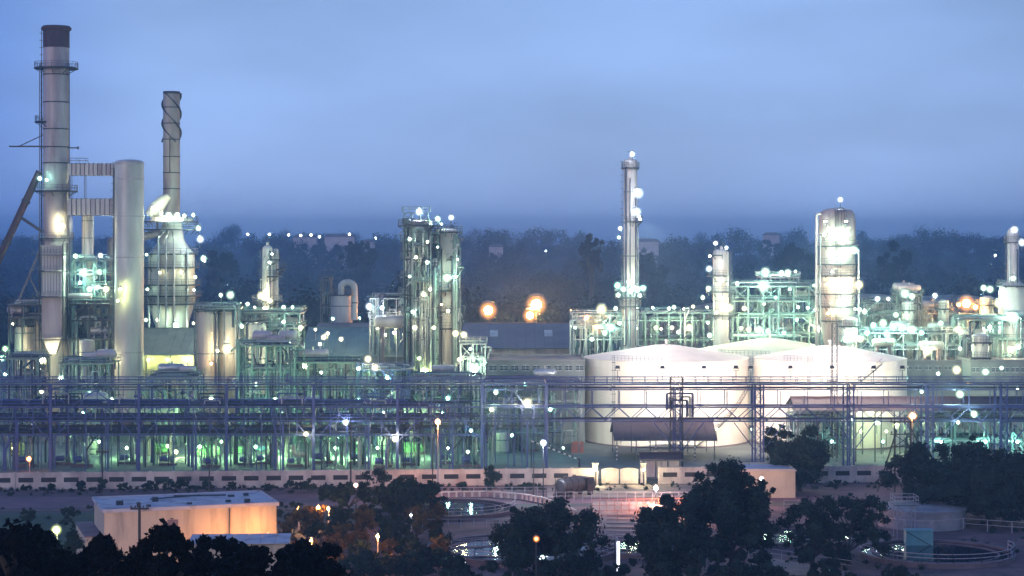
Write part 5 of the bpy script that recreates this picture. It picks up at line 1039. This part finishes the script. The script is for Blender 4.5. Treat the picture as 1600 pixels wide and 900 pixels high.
# curved parapet of the walkway around the upper basin, and rail fences
def parapet():
    t = thing('curved_parapet', 'curved low parapet with dark drain openings below the boundary wall', 'wall', 0, 0); P = [G(640, 783), G(700, 779), G(760, 778), G(815, 782), G(850, 789), G(880, 799), G(905, 812)]; pts = []
    for (a, b) in zip(P, P[1:]):
        for i in range(5): pts.append((a[0] + (b[0] - a[0]) * i / 5, a[1] + (b[1] - a[1]) * i / 5))
    for (a, b) in zip(pts, pts[1:]):
        b_ = Vector((b[0], b[1], 0)); a_ = Vector((a[0], a[1], 0)); Z = Vector((0, 0, 1)); c = a_.lerp(b_, .22)
        MB().bar(a_ + Z * 1.02, b_ + Z * 1.02, .35, .18).build('coping', 'pink_wall', t, smooth=None); MB().bar(a_ + Z * .46, c + Z * .46, .28, .92).build('pier', 'pink_wall', t, smooth=None); MB().bar(a_ + Z * .1, b_ + Z * .1, .3, .2).build('plinth', 'concrete', t, smooth=None)
parapet()
def fence(label, pts, h=1.2, step=2.2, m='white_rail', z=0.0, w=.09, mid=2, name='rail_fence'):
    t = thing(name, label, 'fence', pts[0][0], pts[0][1]); P = [Vector((x - pts[0][0], y - pts[0][1], z)) for x, y in pts]
    for a, b in zip(P, P[1:]):
        L = (b - a).length; k = max(1, int(L / step))
        for i in range(k): p = a.lerp(b, i / k); MB().bar(p, p + Vector((0, 0, h)), w).build('post', m, t, smooth=None)
        for j in range(mid): zz = Vector((0, 0, h * (1 - .42 * j) - .05)); MB().bar(a + zz, b + zz, w * .7).build('rail', m, t, smooth=None)
fence('pinkish rail fence at the foot of the boundary wall, centre', [G(640, 775), G(860, 774)], 1.3, 1.9)
fence('white rail fence along the lower yard kerb', [G(856, 783), G(1088, 783)], 1.4, 1.3, w=.08)
fence('reddish lit rail fence with close posts in the lower yard', [G(925, 802), G(1075, 800)], 2.0, 1.05, 'red_lit_rail', w=.09, mid=3)
fence('second reddish lit rail fence nearer than the close post one', [G(935, 815), G(1085, 812)], 1.6, 2.4, 'red_lit_rail', w=.08)
fence('white rail fence running right from the round tank', [G(1505, 828), G(1620, 836)], 1.6, 2.6)
fence('pale rail fence between the upper and bottom centre basins', [G(640, 826), G(960, 824)], 1.3, 1.7)
fence('pale rail fence below the cream flat hut', [G(1225, 795), G(1400, 800)], 1.3, 1.8)
fence('short pale rail fence under the thin tree', [G(1170, 868), G(1330, 893)], 1.3, 2.4)
for i in range(9):
    v = 806 + i * 3.2; 
for i, v in enumerate((806, 812, 818, 824, 830, 837)):
    o = sheet('yard_step', [G(948, v + 1.2), G(1060, v + 1.2), G(1060, v - 1.2), G(948, v - 1.2)], .14, 'apron', .2)
# tall white marker boards, brightness put into the faces as emission
for i, (u, v) in enumerate(((966, 846), (725, 873))):
    t = thing('gauge_board', 'narrow bright white upright board %s' % ('between the two dark centre trees', 'at the rim of the bottom centre basin')[i], 'board', px(u, 225), 225); MB().box(-.18, -.05, 0, .18, .05, pz(v, 225)).build('board', 'board_glow', t, smooth=None) if 'board_glow' in M else None
    if 'board_glow' not in M: emit('board_glow', (.85, .9, 1), 2.0); MB().box(-.18, -.05, 0, .18, .05, pz(v, 225)).build('board', 'board_glow', t, smooth=None)
    MB().bar((-.4, .1, 0), (-.4, .1, pz(v, 225) + .2), .1).build('post', 'dark_steel', t, smooth=None)

# ------------------------------------------------------------------ trees and bushes
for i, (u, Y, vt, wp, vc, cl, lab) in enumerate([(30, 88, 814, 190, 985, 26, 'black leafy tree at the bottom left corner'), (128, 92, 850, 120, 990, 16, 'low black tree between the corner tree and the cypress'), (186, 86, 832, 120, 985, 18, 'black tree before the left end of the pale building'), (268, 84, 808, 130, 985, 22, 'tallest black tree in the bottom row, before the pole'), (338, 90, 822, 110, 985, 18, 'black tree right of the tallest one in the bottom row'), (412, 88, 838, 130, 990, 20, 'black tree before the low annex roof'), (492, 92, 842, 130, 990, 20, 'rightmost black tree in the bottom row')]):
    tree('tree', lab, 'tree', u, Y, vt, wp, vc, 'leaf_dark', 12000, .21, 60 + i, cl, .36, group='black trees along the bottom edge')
tree('tree', 'big round dark tree at bottom centre', 'tree', 858, 205, 772, 190, 930, 'leaf_night', 13000, .27, 71, 34, .30)
tree('tree', 'round dark tree right of the bright board, centre', 'tree', 1046, 212, 772, 146, 935, 'leaf_night', 12000, .28, 72, 28, .30)
tree('tree', 'tallest dark tree rising in front of the gate hut', 'tree', 1142, 222, 712, 164, 920, 'leaf_night', 17000, .28, 73, 40, .27)
tree('tree', 'thin leafed tree with light showing through, right of the tallest centre tree', 'tree', 1268, 225, 768, 104, 892, 'leaf_night', 4500, .25, 74, 24, .26)
tree('tree', 'spreading see-through tree before the bottom right basin', 'tree', 1325, 230, 768, 170, 900, 'leaf_night', 6500, .25, 75, 34, .24)
tree('tree', 'compact dark tree directly in front of the boundary wall', 'tree', 1250, 298, 664, 100, 758, 'leaf_night', 14000, .3, 76, 26, .40)
tree('tree', 'small dark tree behind the wall left of the compact one', 'tree', 1212, 335, 655, 40, 722, 'leaf_night', 2600, .3, 77, 8, .4)
tree('tree', 'wide dark tree over the round tank', 'tree', 1484, 268, 690, 226, 808, 'leaf_night', 20000, .30, 78, 62, .34)
tree('tree', 'dark tree at the right edge beyond the fence', 'tree', 1568, 262, 702, 150, 838, 'leaf_night', 15000, .30, 79, 44, .36)
tree('tree', 'tree top sticking up between the pipes at right', 'tree', 1522, 285, 682, 56, 760, 'leaf_night', 3500, .28, 80, 12, .34)
tree('tree', 'flat topped grey green tree left of the upper basin', 'tree', 640, 262, 742, 130, 810, 'leaf_green', 10000, .28, 81, 26, .32, shape='umbrella')
tree('tree', 'second flat crowned tree just left of the grey green one', 'tree', 545, 268, 748, 110, 800, 'leaf_green', 6500, .28, 82, 18, .34, shape='umbrella')
tree('tree', 'small clipped round tree against the boundary wall', 'tree', 766, 297, 727, 28, 762, 'leaf_night', 2400, .16, 83, 8, .55)
tree('cypress', 'pointed conifer behind the black trees left of the pale building', 'tree', 114, 205, 815, 30, 870, 'leaf_green', 3600, .14, 84, 26, .5, shape='cone')
for i, (u, v0, w, h, Y, m) in enumerate([(128, 748, 16, 16, 296.5, 'leaf_night'), (160, 742, 14, 30, 296, 'leaf_night'), (195, 752, 22, 16, 296.5, 'leaf_green'), (230, 748, 26, 18, 296, 'leaf_night'), (258, 744, 34, 22, 296, 'leaf_night'), (285, 746, 20, 20, 296.4, 'leaf_night'), (323, 748, 14, 18, 296.5, 'leaf_night'), (362, 750, 16, 14, 296.5, 'leaf_green'), (418, 752, 18, 16, 296.4, 'leaf_night'), (455, 748, 30, 20, 295, 'leaf_night'), (482, 744, 26, 24, 295.5, 'leaf_green'), (510, 752, 22, 14, 296, 'leaf_night'), (588, 722, 40, 34, 293, 'leaf_night'), (660, 752, 22, 14, 295, 'leaf_night'), (43, 789, 26, 20, 262, 'leaf_green'), (108, 790, 34, 20, 258, 'leaf_green'), (80, 752, 10, 10, 297, 'leaf_green'), (40, 755, 18, 8, 297, 'leaf_green'), (720, 748, 18, 14, 297, 'leaf_night'), (822, 752, 24, 10, 296, 'leaf_green'), (1388, 735, 36, 20, 298, 'leaf_night'), (1310, 748, 30, 14, 299, 'leaf_green'), (1100, 742, 36, 24, 300, 'leaf_night'), (950, 752, 0, 0, 0, None)]):
    if not w: continue
    tree('bush', '', 'bush', u, Y, v0 + 2, w * 1.15, v0 + h + 6, m, 1500, .15, 100 + i, 12, .42, trunk=False, group='bushes along the boundary wall', flat=.9)
relabel([o for o in sc.objects if o.get('group') == 'bushes along the boundary wall'], 'scrubby bush near the boundary wall, %s from left')
sr = random.Random(17); ii = 0
for row, (v, Y) in enumerate(((800, 262), (815, 250), (835, 240), (858, 230), (880, 222))):
    for u in range(452, 700, 38):
        uu = u + sr.uniform(-12, 12); w = sr.uniform(34, 62); tree('shrub', '', 'shrub', uu, Y + sr.uniform(-4, 4), v - sr.uniform(14, 30), w, v + 20, 'leaf_brown' if sr.random() < .6 else 'leaf_green', 1500, .22, 200 + ii, 8, .45, group='tangled shrubs left of the basins'); ii += 1
ss = [o for o in sc.objects if o.get('group') == 'tangled shrubs left of the basins']
RN = ['back', 'second', 'middle', 'fourth', 'front']; rows = {}
for o in ss: rows.setdefault(min(range(5), key=lambda i: abs((262, 250, 240, 230, 222)[i] - o.location.y)), []).append(o)
for r_, os_ in rows.items(): relabel(os_, 'tangled shrub left of the basins, %s row, %%s from left' % RN[r_])
for i, (u, Y, w, v) in enumerate([(640, 214, 90, 850), (720, 210, 80, 868), (560, 208, 80, 862), (1180, 214, 110, 860), (960, 208, 60, 880), (1090, 210, 170, 848), (860, 204, 210, 850), (1275, 212, 120, 872), (1400, 208, 90, 884)]):
    tree('shrub', ['dark shrub at the bottom, left of the bright board', 'low dark shrub below the bottom centre basin', 'dark shrub right of the black tree row', 'dark leafy mass under the tallest centre tree', 'dark shrub below the bright white board', 'dark shrub mass at the foot of the round tree right of the board', 'dark shrub mass at the foot of the big round tree', 'low dark shrub below the spreading see-through tree', 'low dark shrub at the bottom before the right basin'][i], 'shrub', u, Y, v, w, v + 70, 'leaf_night', 5000, .24, 300 + i, 14, .4, group='dark shrubs at the bottom')

# ------------------------------------------------------------------ all plant lamps (column, row, depth, colour, radius, power)
def L(host, rows, Y=None, **kw):
    for q in rows:
        u, v = q[0], q[1]; c = q[2] if len(q) > 2 else 'cool'; r = q[3] if len(q) > 3 else .5; p = q[4] if len(q) > 4 else 70; yy = q[5] if len(q) > 5 else Y
        lamp(u, v, yy, host, c, r, p, **kw)
L('the tallest chimney', [(96, 353, 'warm', .8, 90), (62, 279, 'cyan', .45, 50), (73, 281, 'cyan', .6, 60)], 395.5, mount='wall', arm=1.6)
L('the bright reactor top', [(240, 326, 'warm', .7, 260), (252, 333, 'warm', .6, 260), (264, 337, 'cool', .6, 260), (277, 336, 'cool', .55, 260), (288, 337, 'warm', .6, 200), (302, 336, 'cool', .35, 60)], 418, arm=1.0)
L('platforms right of the reactor', [(310, 357), (313, 374, 'blue', .75, 90), (318, 404, 'cool', .7, 90), (305, 433, 'warm', .5, 70), (320, 408, 'blue', .4, 60)], 420, arm=1.4)
L('platforms round the reactor body', [(229, 398, 'cool', .4, 60), (230, 452, 'cool', .5, 60), (228, 500, 'cool', .5, 70), (275, 508, 'cool', .9, 110), (246, 500, 'warm', .5, 70), (303, 505, 'warm', .5, 60), (303, 453, 'cool', .4, 60), (283, 425, 'warm', .35, 60), (250, 426, 'warm', .35, 60)], 418.5, arm=.8)
L('the teal lamp hung scaffold', [(118, 400), (157, 399, 'blue', .6, 90), (130, 426, 'cool', .8, 90), (155, 425, 'cool', .55), (125, 442, 'cyan', .5), (140, 452, 'cyan', .5), (152, 449, 'cool', .4), (166, 452, 'warm', .6, 80)], 396.5, arm=.9)
L('the pale flue column', [(188, 452, 'yellow', .45, 110), (184, 470, 'yellow', .4, 80)], 387.5, mount='wall', arm=1.6)
L('the far left vessels', [(20, 506, 'warm', .35), (8, 545, 'green', .7, 70), (18, 557, 'green', .5), (66, 562, 'warm', 1.0, 110), (50, 578, 'warm', .6), (3, 560, 'cyan', .5), (8, 585, 'cyan', .5), (150, 565, 'warm', .6, 80), (95, 590, 'cool', .5)], 388, arm=2)
L('yellow green shed wall', [(232, 562, 'yellow', .5, 150), (262, 562, 'yellow', .45, 150), (292, 562, 'yellow', .45, 150)], 402.5, arm=2, mount='wall')
L('the two tall pinkish drums', [(345, 461), (360, 461, 'cool', .6), (355, 545, 'warm', 1.1, 90), (340, 548, 'warm', .5), (378, 510, 'cool', .4), (330, 568, 'sodium', .3, 60)], 381, arm=1.6)
L('the slim lit column left of centre', [(425, 397, 'cool', .35), (421, 410, 'cool', .4), (415, 455, 'warm', .5, 90), (408, 462, 'warm', .6, 110), (422, 470, 'warm', .5, 90), (413, 482, 'warm', .6, 110), (432, 489, 'cool', .4)], 396.5, arm=.8)
L('teal deck frame by slim column', [(387, 475, 'cool', .6), (398, 480, 'warm', .4), (443, 480, 'cool', .4), (457, 480, 'cool', .4), (443, 503, 'cool', .45), (396, 540, 'cool', 1.2, 70), (452, 535, 'cool', .5), (450, 570, 'warm', .6), (476, 572, 'warm', .7), (378, 508, 'cool', .4), (470, 512, 'warm', .5)], 389.5, arm=1.0)
L('low teal roof, left of centre', [(512, 521, 'warm', .6, 90), (533, 530, 'warm', .6, 90), (493, 515, 'warm', .4), (500, 538, 'cool', .5), (506, 527, 'warm', .5)], 400, arm=1.8)
L('added poles lighting the low teal roof', [(520, 498, 'cyan', .35, 260), (562, 497, 'cyan', .35, 260), (610, 498, 'cyan', .35, 260)], 428, arm=3)  # cyan lamps added to give the roof its teal light
L('the stair frame before the central towers', [(575, 561, 'warm', .9, 90), (586, 574, 'warm', .7), (560, 576, 'cyan', .4), (605, 590, 'cyan', .5), (502, 582, 'cool', .5)], 360, arm=1.5)
L('deck left of central towers', [(577, 479, 'blue', .6), (597, 481, 'blue', .6), (612, 495, 'warm', .4), (628, 500, 'warm', .5), (590, 512, 'warm', .5), (616, 520, 'warm', .5, 90), (602, 523, 'warm', .5), (644, 527, 'warm', .7, 90)], 400, arm=1.0)
L('the crown of the central towers', [(655, 331, 'blue', .8, 90), (684, 342, 'cool', .7, 80), (705, 340, 'blue', .6, 80), (690, 350, 'cool', .3)], 394, arm=1.8)
L('the central towers', [(698, 434, 'cool', 1.0, 110), (668, 410, 'cool', .35, 60), (672, 452, 'warm', .35), (715, 405, 'cool', .3), (645, 487, 'cool', .35), (690, 476, 'sodium', .35, 80), (655, 560, 'yellow', .6, 80), (665, 580, 'yellow', .7, 80)], 389.5, arm=1.2)
L('foot frame of central towers', [(712, 521, 'warm', .6, 90), (725, 523, 'warm', .8, 90), (718, 562, 'warm', .7, 80), (741, 577, 'cool', 1.1, 80), (706, 578, 'warm', .6), (735, 545, 'cool', .4)], 381, arm=1.2)
L('masts behind purple grey warehouse', [(763, 485, 'sodium', 2.0, 500), (838, 476, 'sodium', 2.3, 600), (828, 493, 'sodium', 1.6, 500)], 492, arm=8)
L('frame left of tall slim column', [(940, 483, 'warm', .9, 60), (917, 496, 'sodium', .6), (932, 511, 'sodium', .7), (962, 482, 'cool', .6), (899, 512, 'cool', .5), (945, 520, 'cool', .9, 90), (955, 512, 'cyan', .8, 80), (968, 505, 'cool', .6), (925, 530, 'cool', .5)], 426, arm=1.2)
L('the tall slim column', [(988, 241, 'blue', .7, 90), (997, 302, 'blue', 1.0, 80), (995, 331, 'blue', 1.0, 80), (969, 357, 'blue', .6), (967, 371, 'cool', .5), (965, 446, 'cyan', .7), (974, 452, 'cool', .8, 80), (985, 455, 'cool', .8, 80), (996, 452, 'cool', .8, 80), (1005, 450, 'cyan', .6), (966, 461, 'cool', .5), (1000, 462, 'cool', .5), (984, 440, 'warm', .5, 90)], 424.5, arm=1.0)
L('the long teal pipe deck', [(996, 480, 'cool', .5), (1020, 481, 'blue', .45), (1045, 482), (1053, 480, 'cool', .6), (1068, 483, 'cool', .4), (1083, 479, 'warm', .6), (1105, 480, 'cool', .4), (1025, 512, 'warm', .5), (1033, 514, 'warm', .5), (1050, 512, 'warm', .6), (1077, 512, 'warm', .7, 90), (1060, 519, 'cool', .4), (994, 513, 'cool', .5)], 432, arm=1.0)
L('the medium round topped column', [(1118, 380, 'blue', .5), (1135, 387, 'blue', .45), (1109, 400, 'cool', .5), (1108, 420, 'blue', .9, 80), (1107, 451, 'cool', .8, 80), (1098, 465, 'cool', .45), (1128, 437, 'warm', .6, 100), (1139, 481, 'warm', .8, 80), (1106, 504, 'cool', .6), (1109, 524, 'cool', .6), (1120, 488, 'warm', .5)], 419.5, arm=1.0)
L('the teal cooler structure', [(1152, 443, 'cool', .5), (1163, 482, 'warm', .7), (1193, 447, 'cool', 1.0, 80), (1194, 475, 'cool', .4), (1170, 515, 'warm', .6), (1158, 513, 'warm', .4), (1186, 515, 'cool', .7), (1200, 517, 'cool', .6), (1247, 480, 'cool', .4), (1262, 481, 'cool', .4), (1275, 484, 'cool', .4), (1272, 446, 'cool', .4), (1234, 452, 'cyan', .4), (1278, 514, 'warm', .8, 80), (1212, 465, 'cyan', .4), (1245, 500, 'cyan', .5), (1225, 520, 'cyan', .5)], 424, arm=1.0)
L('the fan deck above the cooler structure', [(1196, 425, 'cool', .9, 70), (1221, 426, 'cool', .6), (1231, 426, 'cool', .8), (1243, 424, 'cool', .35)], 434, arm=.9)
L('the platforms of the banded column', [(1288, 367, 'cool', .32, 420), (1300, 368, 'cool', .32, 420), (1313, 368, 'cool', .32, 420), (1326, 367, 'cool', .32, 420), (1297, 402, 'cool', .3, 330), (1310, 404, 'cool', .3, 330), (1335, 391, 'cool', .8), (1292, 444, 'warm', .32, 420), (1304, 445, 'warm', .32, 420), (1317, 445, 'warm', .32, 420), (1330, 445, 'warm', .32, 420), (1342, 445, 'warm', .8), (1305, 486, 'warm', .8, 110), (1320, 474, 'cool', .6, 90), (1294, 490, 'sodium', .6, 90), (1300, 425, 'cool', .3, 60)], 409, arm=.9)
L('the dome of the banded column', [(1313, 312, 'blue', .7, 80)], 415, arm=1.4)
L('the pipes right of the banded column', [(1343, 484, 'cool', .6), (1351, 487, 'cool', .6), (1336, 483, 'cool', .4), (1330, 526, 'cool', 1.2, 90), (1322, 530, 'cool', .8, 90), (1345, 530, 'warm', .6, 80)], 402, arm=1.0)
L('the right hand pipe frames', [(1371, 467, 'blue', .7), (1388, 467, 'blue', .6), (1414, 459, 'cool', 1.1, 80), (1425, 463, 'cool', .7), (1400, 492, 'cool', .8), (1461, 462, 'blue', .8), (1380, 505, 'cool', .7), (1395, 510, 'cyan', .8), (1410, 512, 'cool', .9, 90), (1425, 515, 'cool', .8, 90), (1365, 508, 'cyan', .8), (1355, 520, 'cyan', .7), (1385, 522, 'cyan', .9), (1440, 520, 'cyan', .7), (1497, 515, 'warm', .7), (1449, 549, 'warm', .8), (1470, 505, 'cool', .5), (1500, 545, 'cool', .5)], 403, arm=1.2)
L('a mast beside the compressor block', [(1510, 474, 'sodium', 1.6, 110), (1524, 480, 'sodium', .8), (1498, 476, 'sodium', .7)], 421, arm=4)
L('frames beside far right column', [(1537, 450, 'cool', .9, 80), (1547, 452, 'cool', .8, 80), (1560, 474, 'warm', .8), (1566, 481, 'cool', .7), (1545, 512, 'cool', .9, 90), (1536, 517, 'warm', .7, 80), (1556, 498, 'warm', .5), (1520, 540, 'cyan', .5)], 411, arm=1.2)
L('the slim far right column', [(1585, 359, 'blue', .9, 80), (1597, 379, 'blue', .9, 80), (1583, 435, 'cool', .8, 90), (1582, 496, 'cool', 1.2, 80), (1580, 546, 'warm', .9, 80), (1592, 542, 'cool', .5)], 402, arm=1.2)
L('low buildings right of tanks', [(1495, 578, 'warm', .9, 90), (1540, 581, 'cool', .8, 80), (1466, 584, 'cool', .4), (1415, 590, 'cyan', .4), (1565, 575, 'cool', .5), (1590, 607, 'cool', .5)], 385, arm=1.5)
L('the pipe rack bridge', [(775, 613, 'cool', .55, 90), (824, 629, 'warm', .7, 110), (736, 673, 'cyan', .5, 70), (731, 706, 'cool', .3), (540, 660, 'blue', .5, 90), (478, 678, 'warm', .5, 120), (617, 686, 'warm', .5, 120), (1522, 647, 'cool', .8, 90), (1497, 660, 'cool', .4), (768, 640, 'yellow', .5, 70), (1440, 612, 'cool', .5), (1500, 616, 'cool', .6)], 323.5, arm=.8)
L('the far bays under the pipe rack', [(155, 690, 'green', .35, 900), (198, 700, 'green', .35, 920), (262, 697, 'yellow', .5, 130), (275, 706, 'warm', .45, 130), (312, 698, 'green', .35, 910), (345, 690, 'green', .35, 900), (400, 698, 'green', .35, 900), (432, 705, 'green', .35, 900), (525, 700, 'green', .35, 910), (560, 692, 'green', .4, 920), (590, 700, 'green', .35, 930), (628, 690, 'yellow', .3, 130), (655, 696, 'green', .4, 930), (700, 700, 'cyan', .3, 80), (760, 690, 'cyan', .3, 80), (800, 680, 'cyan', .35, 100), (20, 700, 'yellow', .3, 60), (880, 700, 'cyan', .3, 70), (1380, 690, 'cyan', .35, 260), (1300, 690, 'cyan', .35, 260), (1470, 690, 'cyan', .35, 260), (1540, 690, 'cyan', .35, 260), (1590, 690, 'cyan', .35, 260)], 344, arm=3)
L('the middle pipes above the rack', [(65, 612, 'warm', .5, 90), (140, 615, 'cyan', .45, 90), (175, 625, 'cool', .4, 90), (240, 625, 'blue', .4, 80), (330, 622, 'cool', .4, 80), (430, 625, 'cool', .5, 90), (400, 600, 'cool', .6, 70), (560, 625, 'cyan', .5, 80), (700, 622, 'cyan', .5, 80), (10, 650, 'cool', .5, 90), (50, 660, 'blue', .4, 90), (130, 645, 'cyan', .4, 80), (300, 648, 'cyan', .4, 80), (440, 648, 'cool', .5, 100), (380, 650, 'cyan', .4, 80), (530, 650, 'cyan', .4, 80), (600, 645, 'cyan', .4, 80), (690, 645, 'cyan', .4, 80), (820, 600, 'cyan', .4, 70), (860, 640, 'cyan', .4, 70), (1330, 655, 'cool', .5, 100), (1400, 665, 'yellow', .6, 120), (1370, 660, 'cool', .6, 120), (1450, 655, 'cool', .5, 90), (1560, 655, 'cyan', .5, 90)], 352, arm=1.5)
L('the platforms of the central pair', [(640, 374, 'cool', .35, 60), (668, 378, 'warm', .35, 60), (650, 402, 'warm', .4, 70), (640, 432, 'cool', .4, 70), (662, 460, 'warm', .45, 80), (648, 512, 'warm', .45, 90), (684, 386, 'cool', .35, 70), (712, 432, 'warm', .4, 70), (700, 486, 'warm', .45, 80), (678, 512, 'warm', .45, 90)], 386.5, arm=.8)
label_lamps()
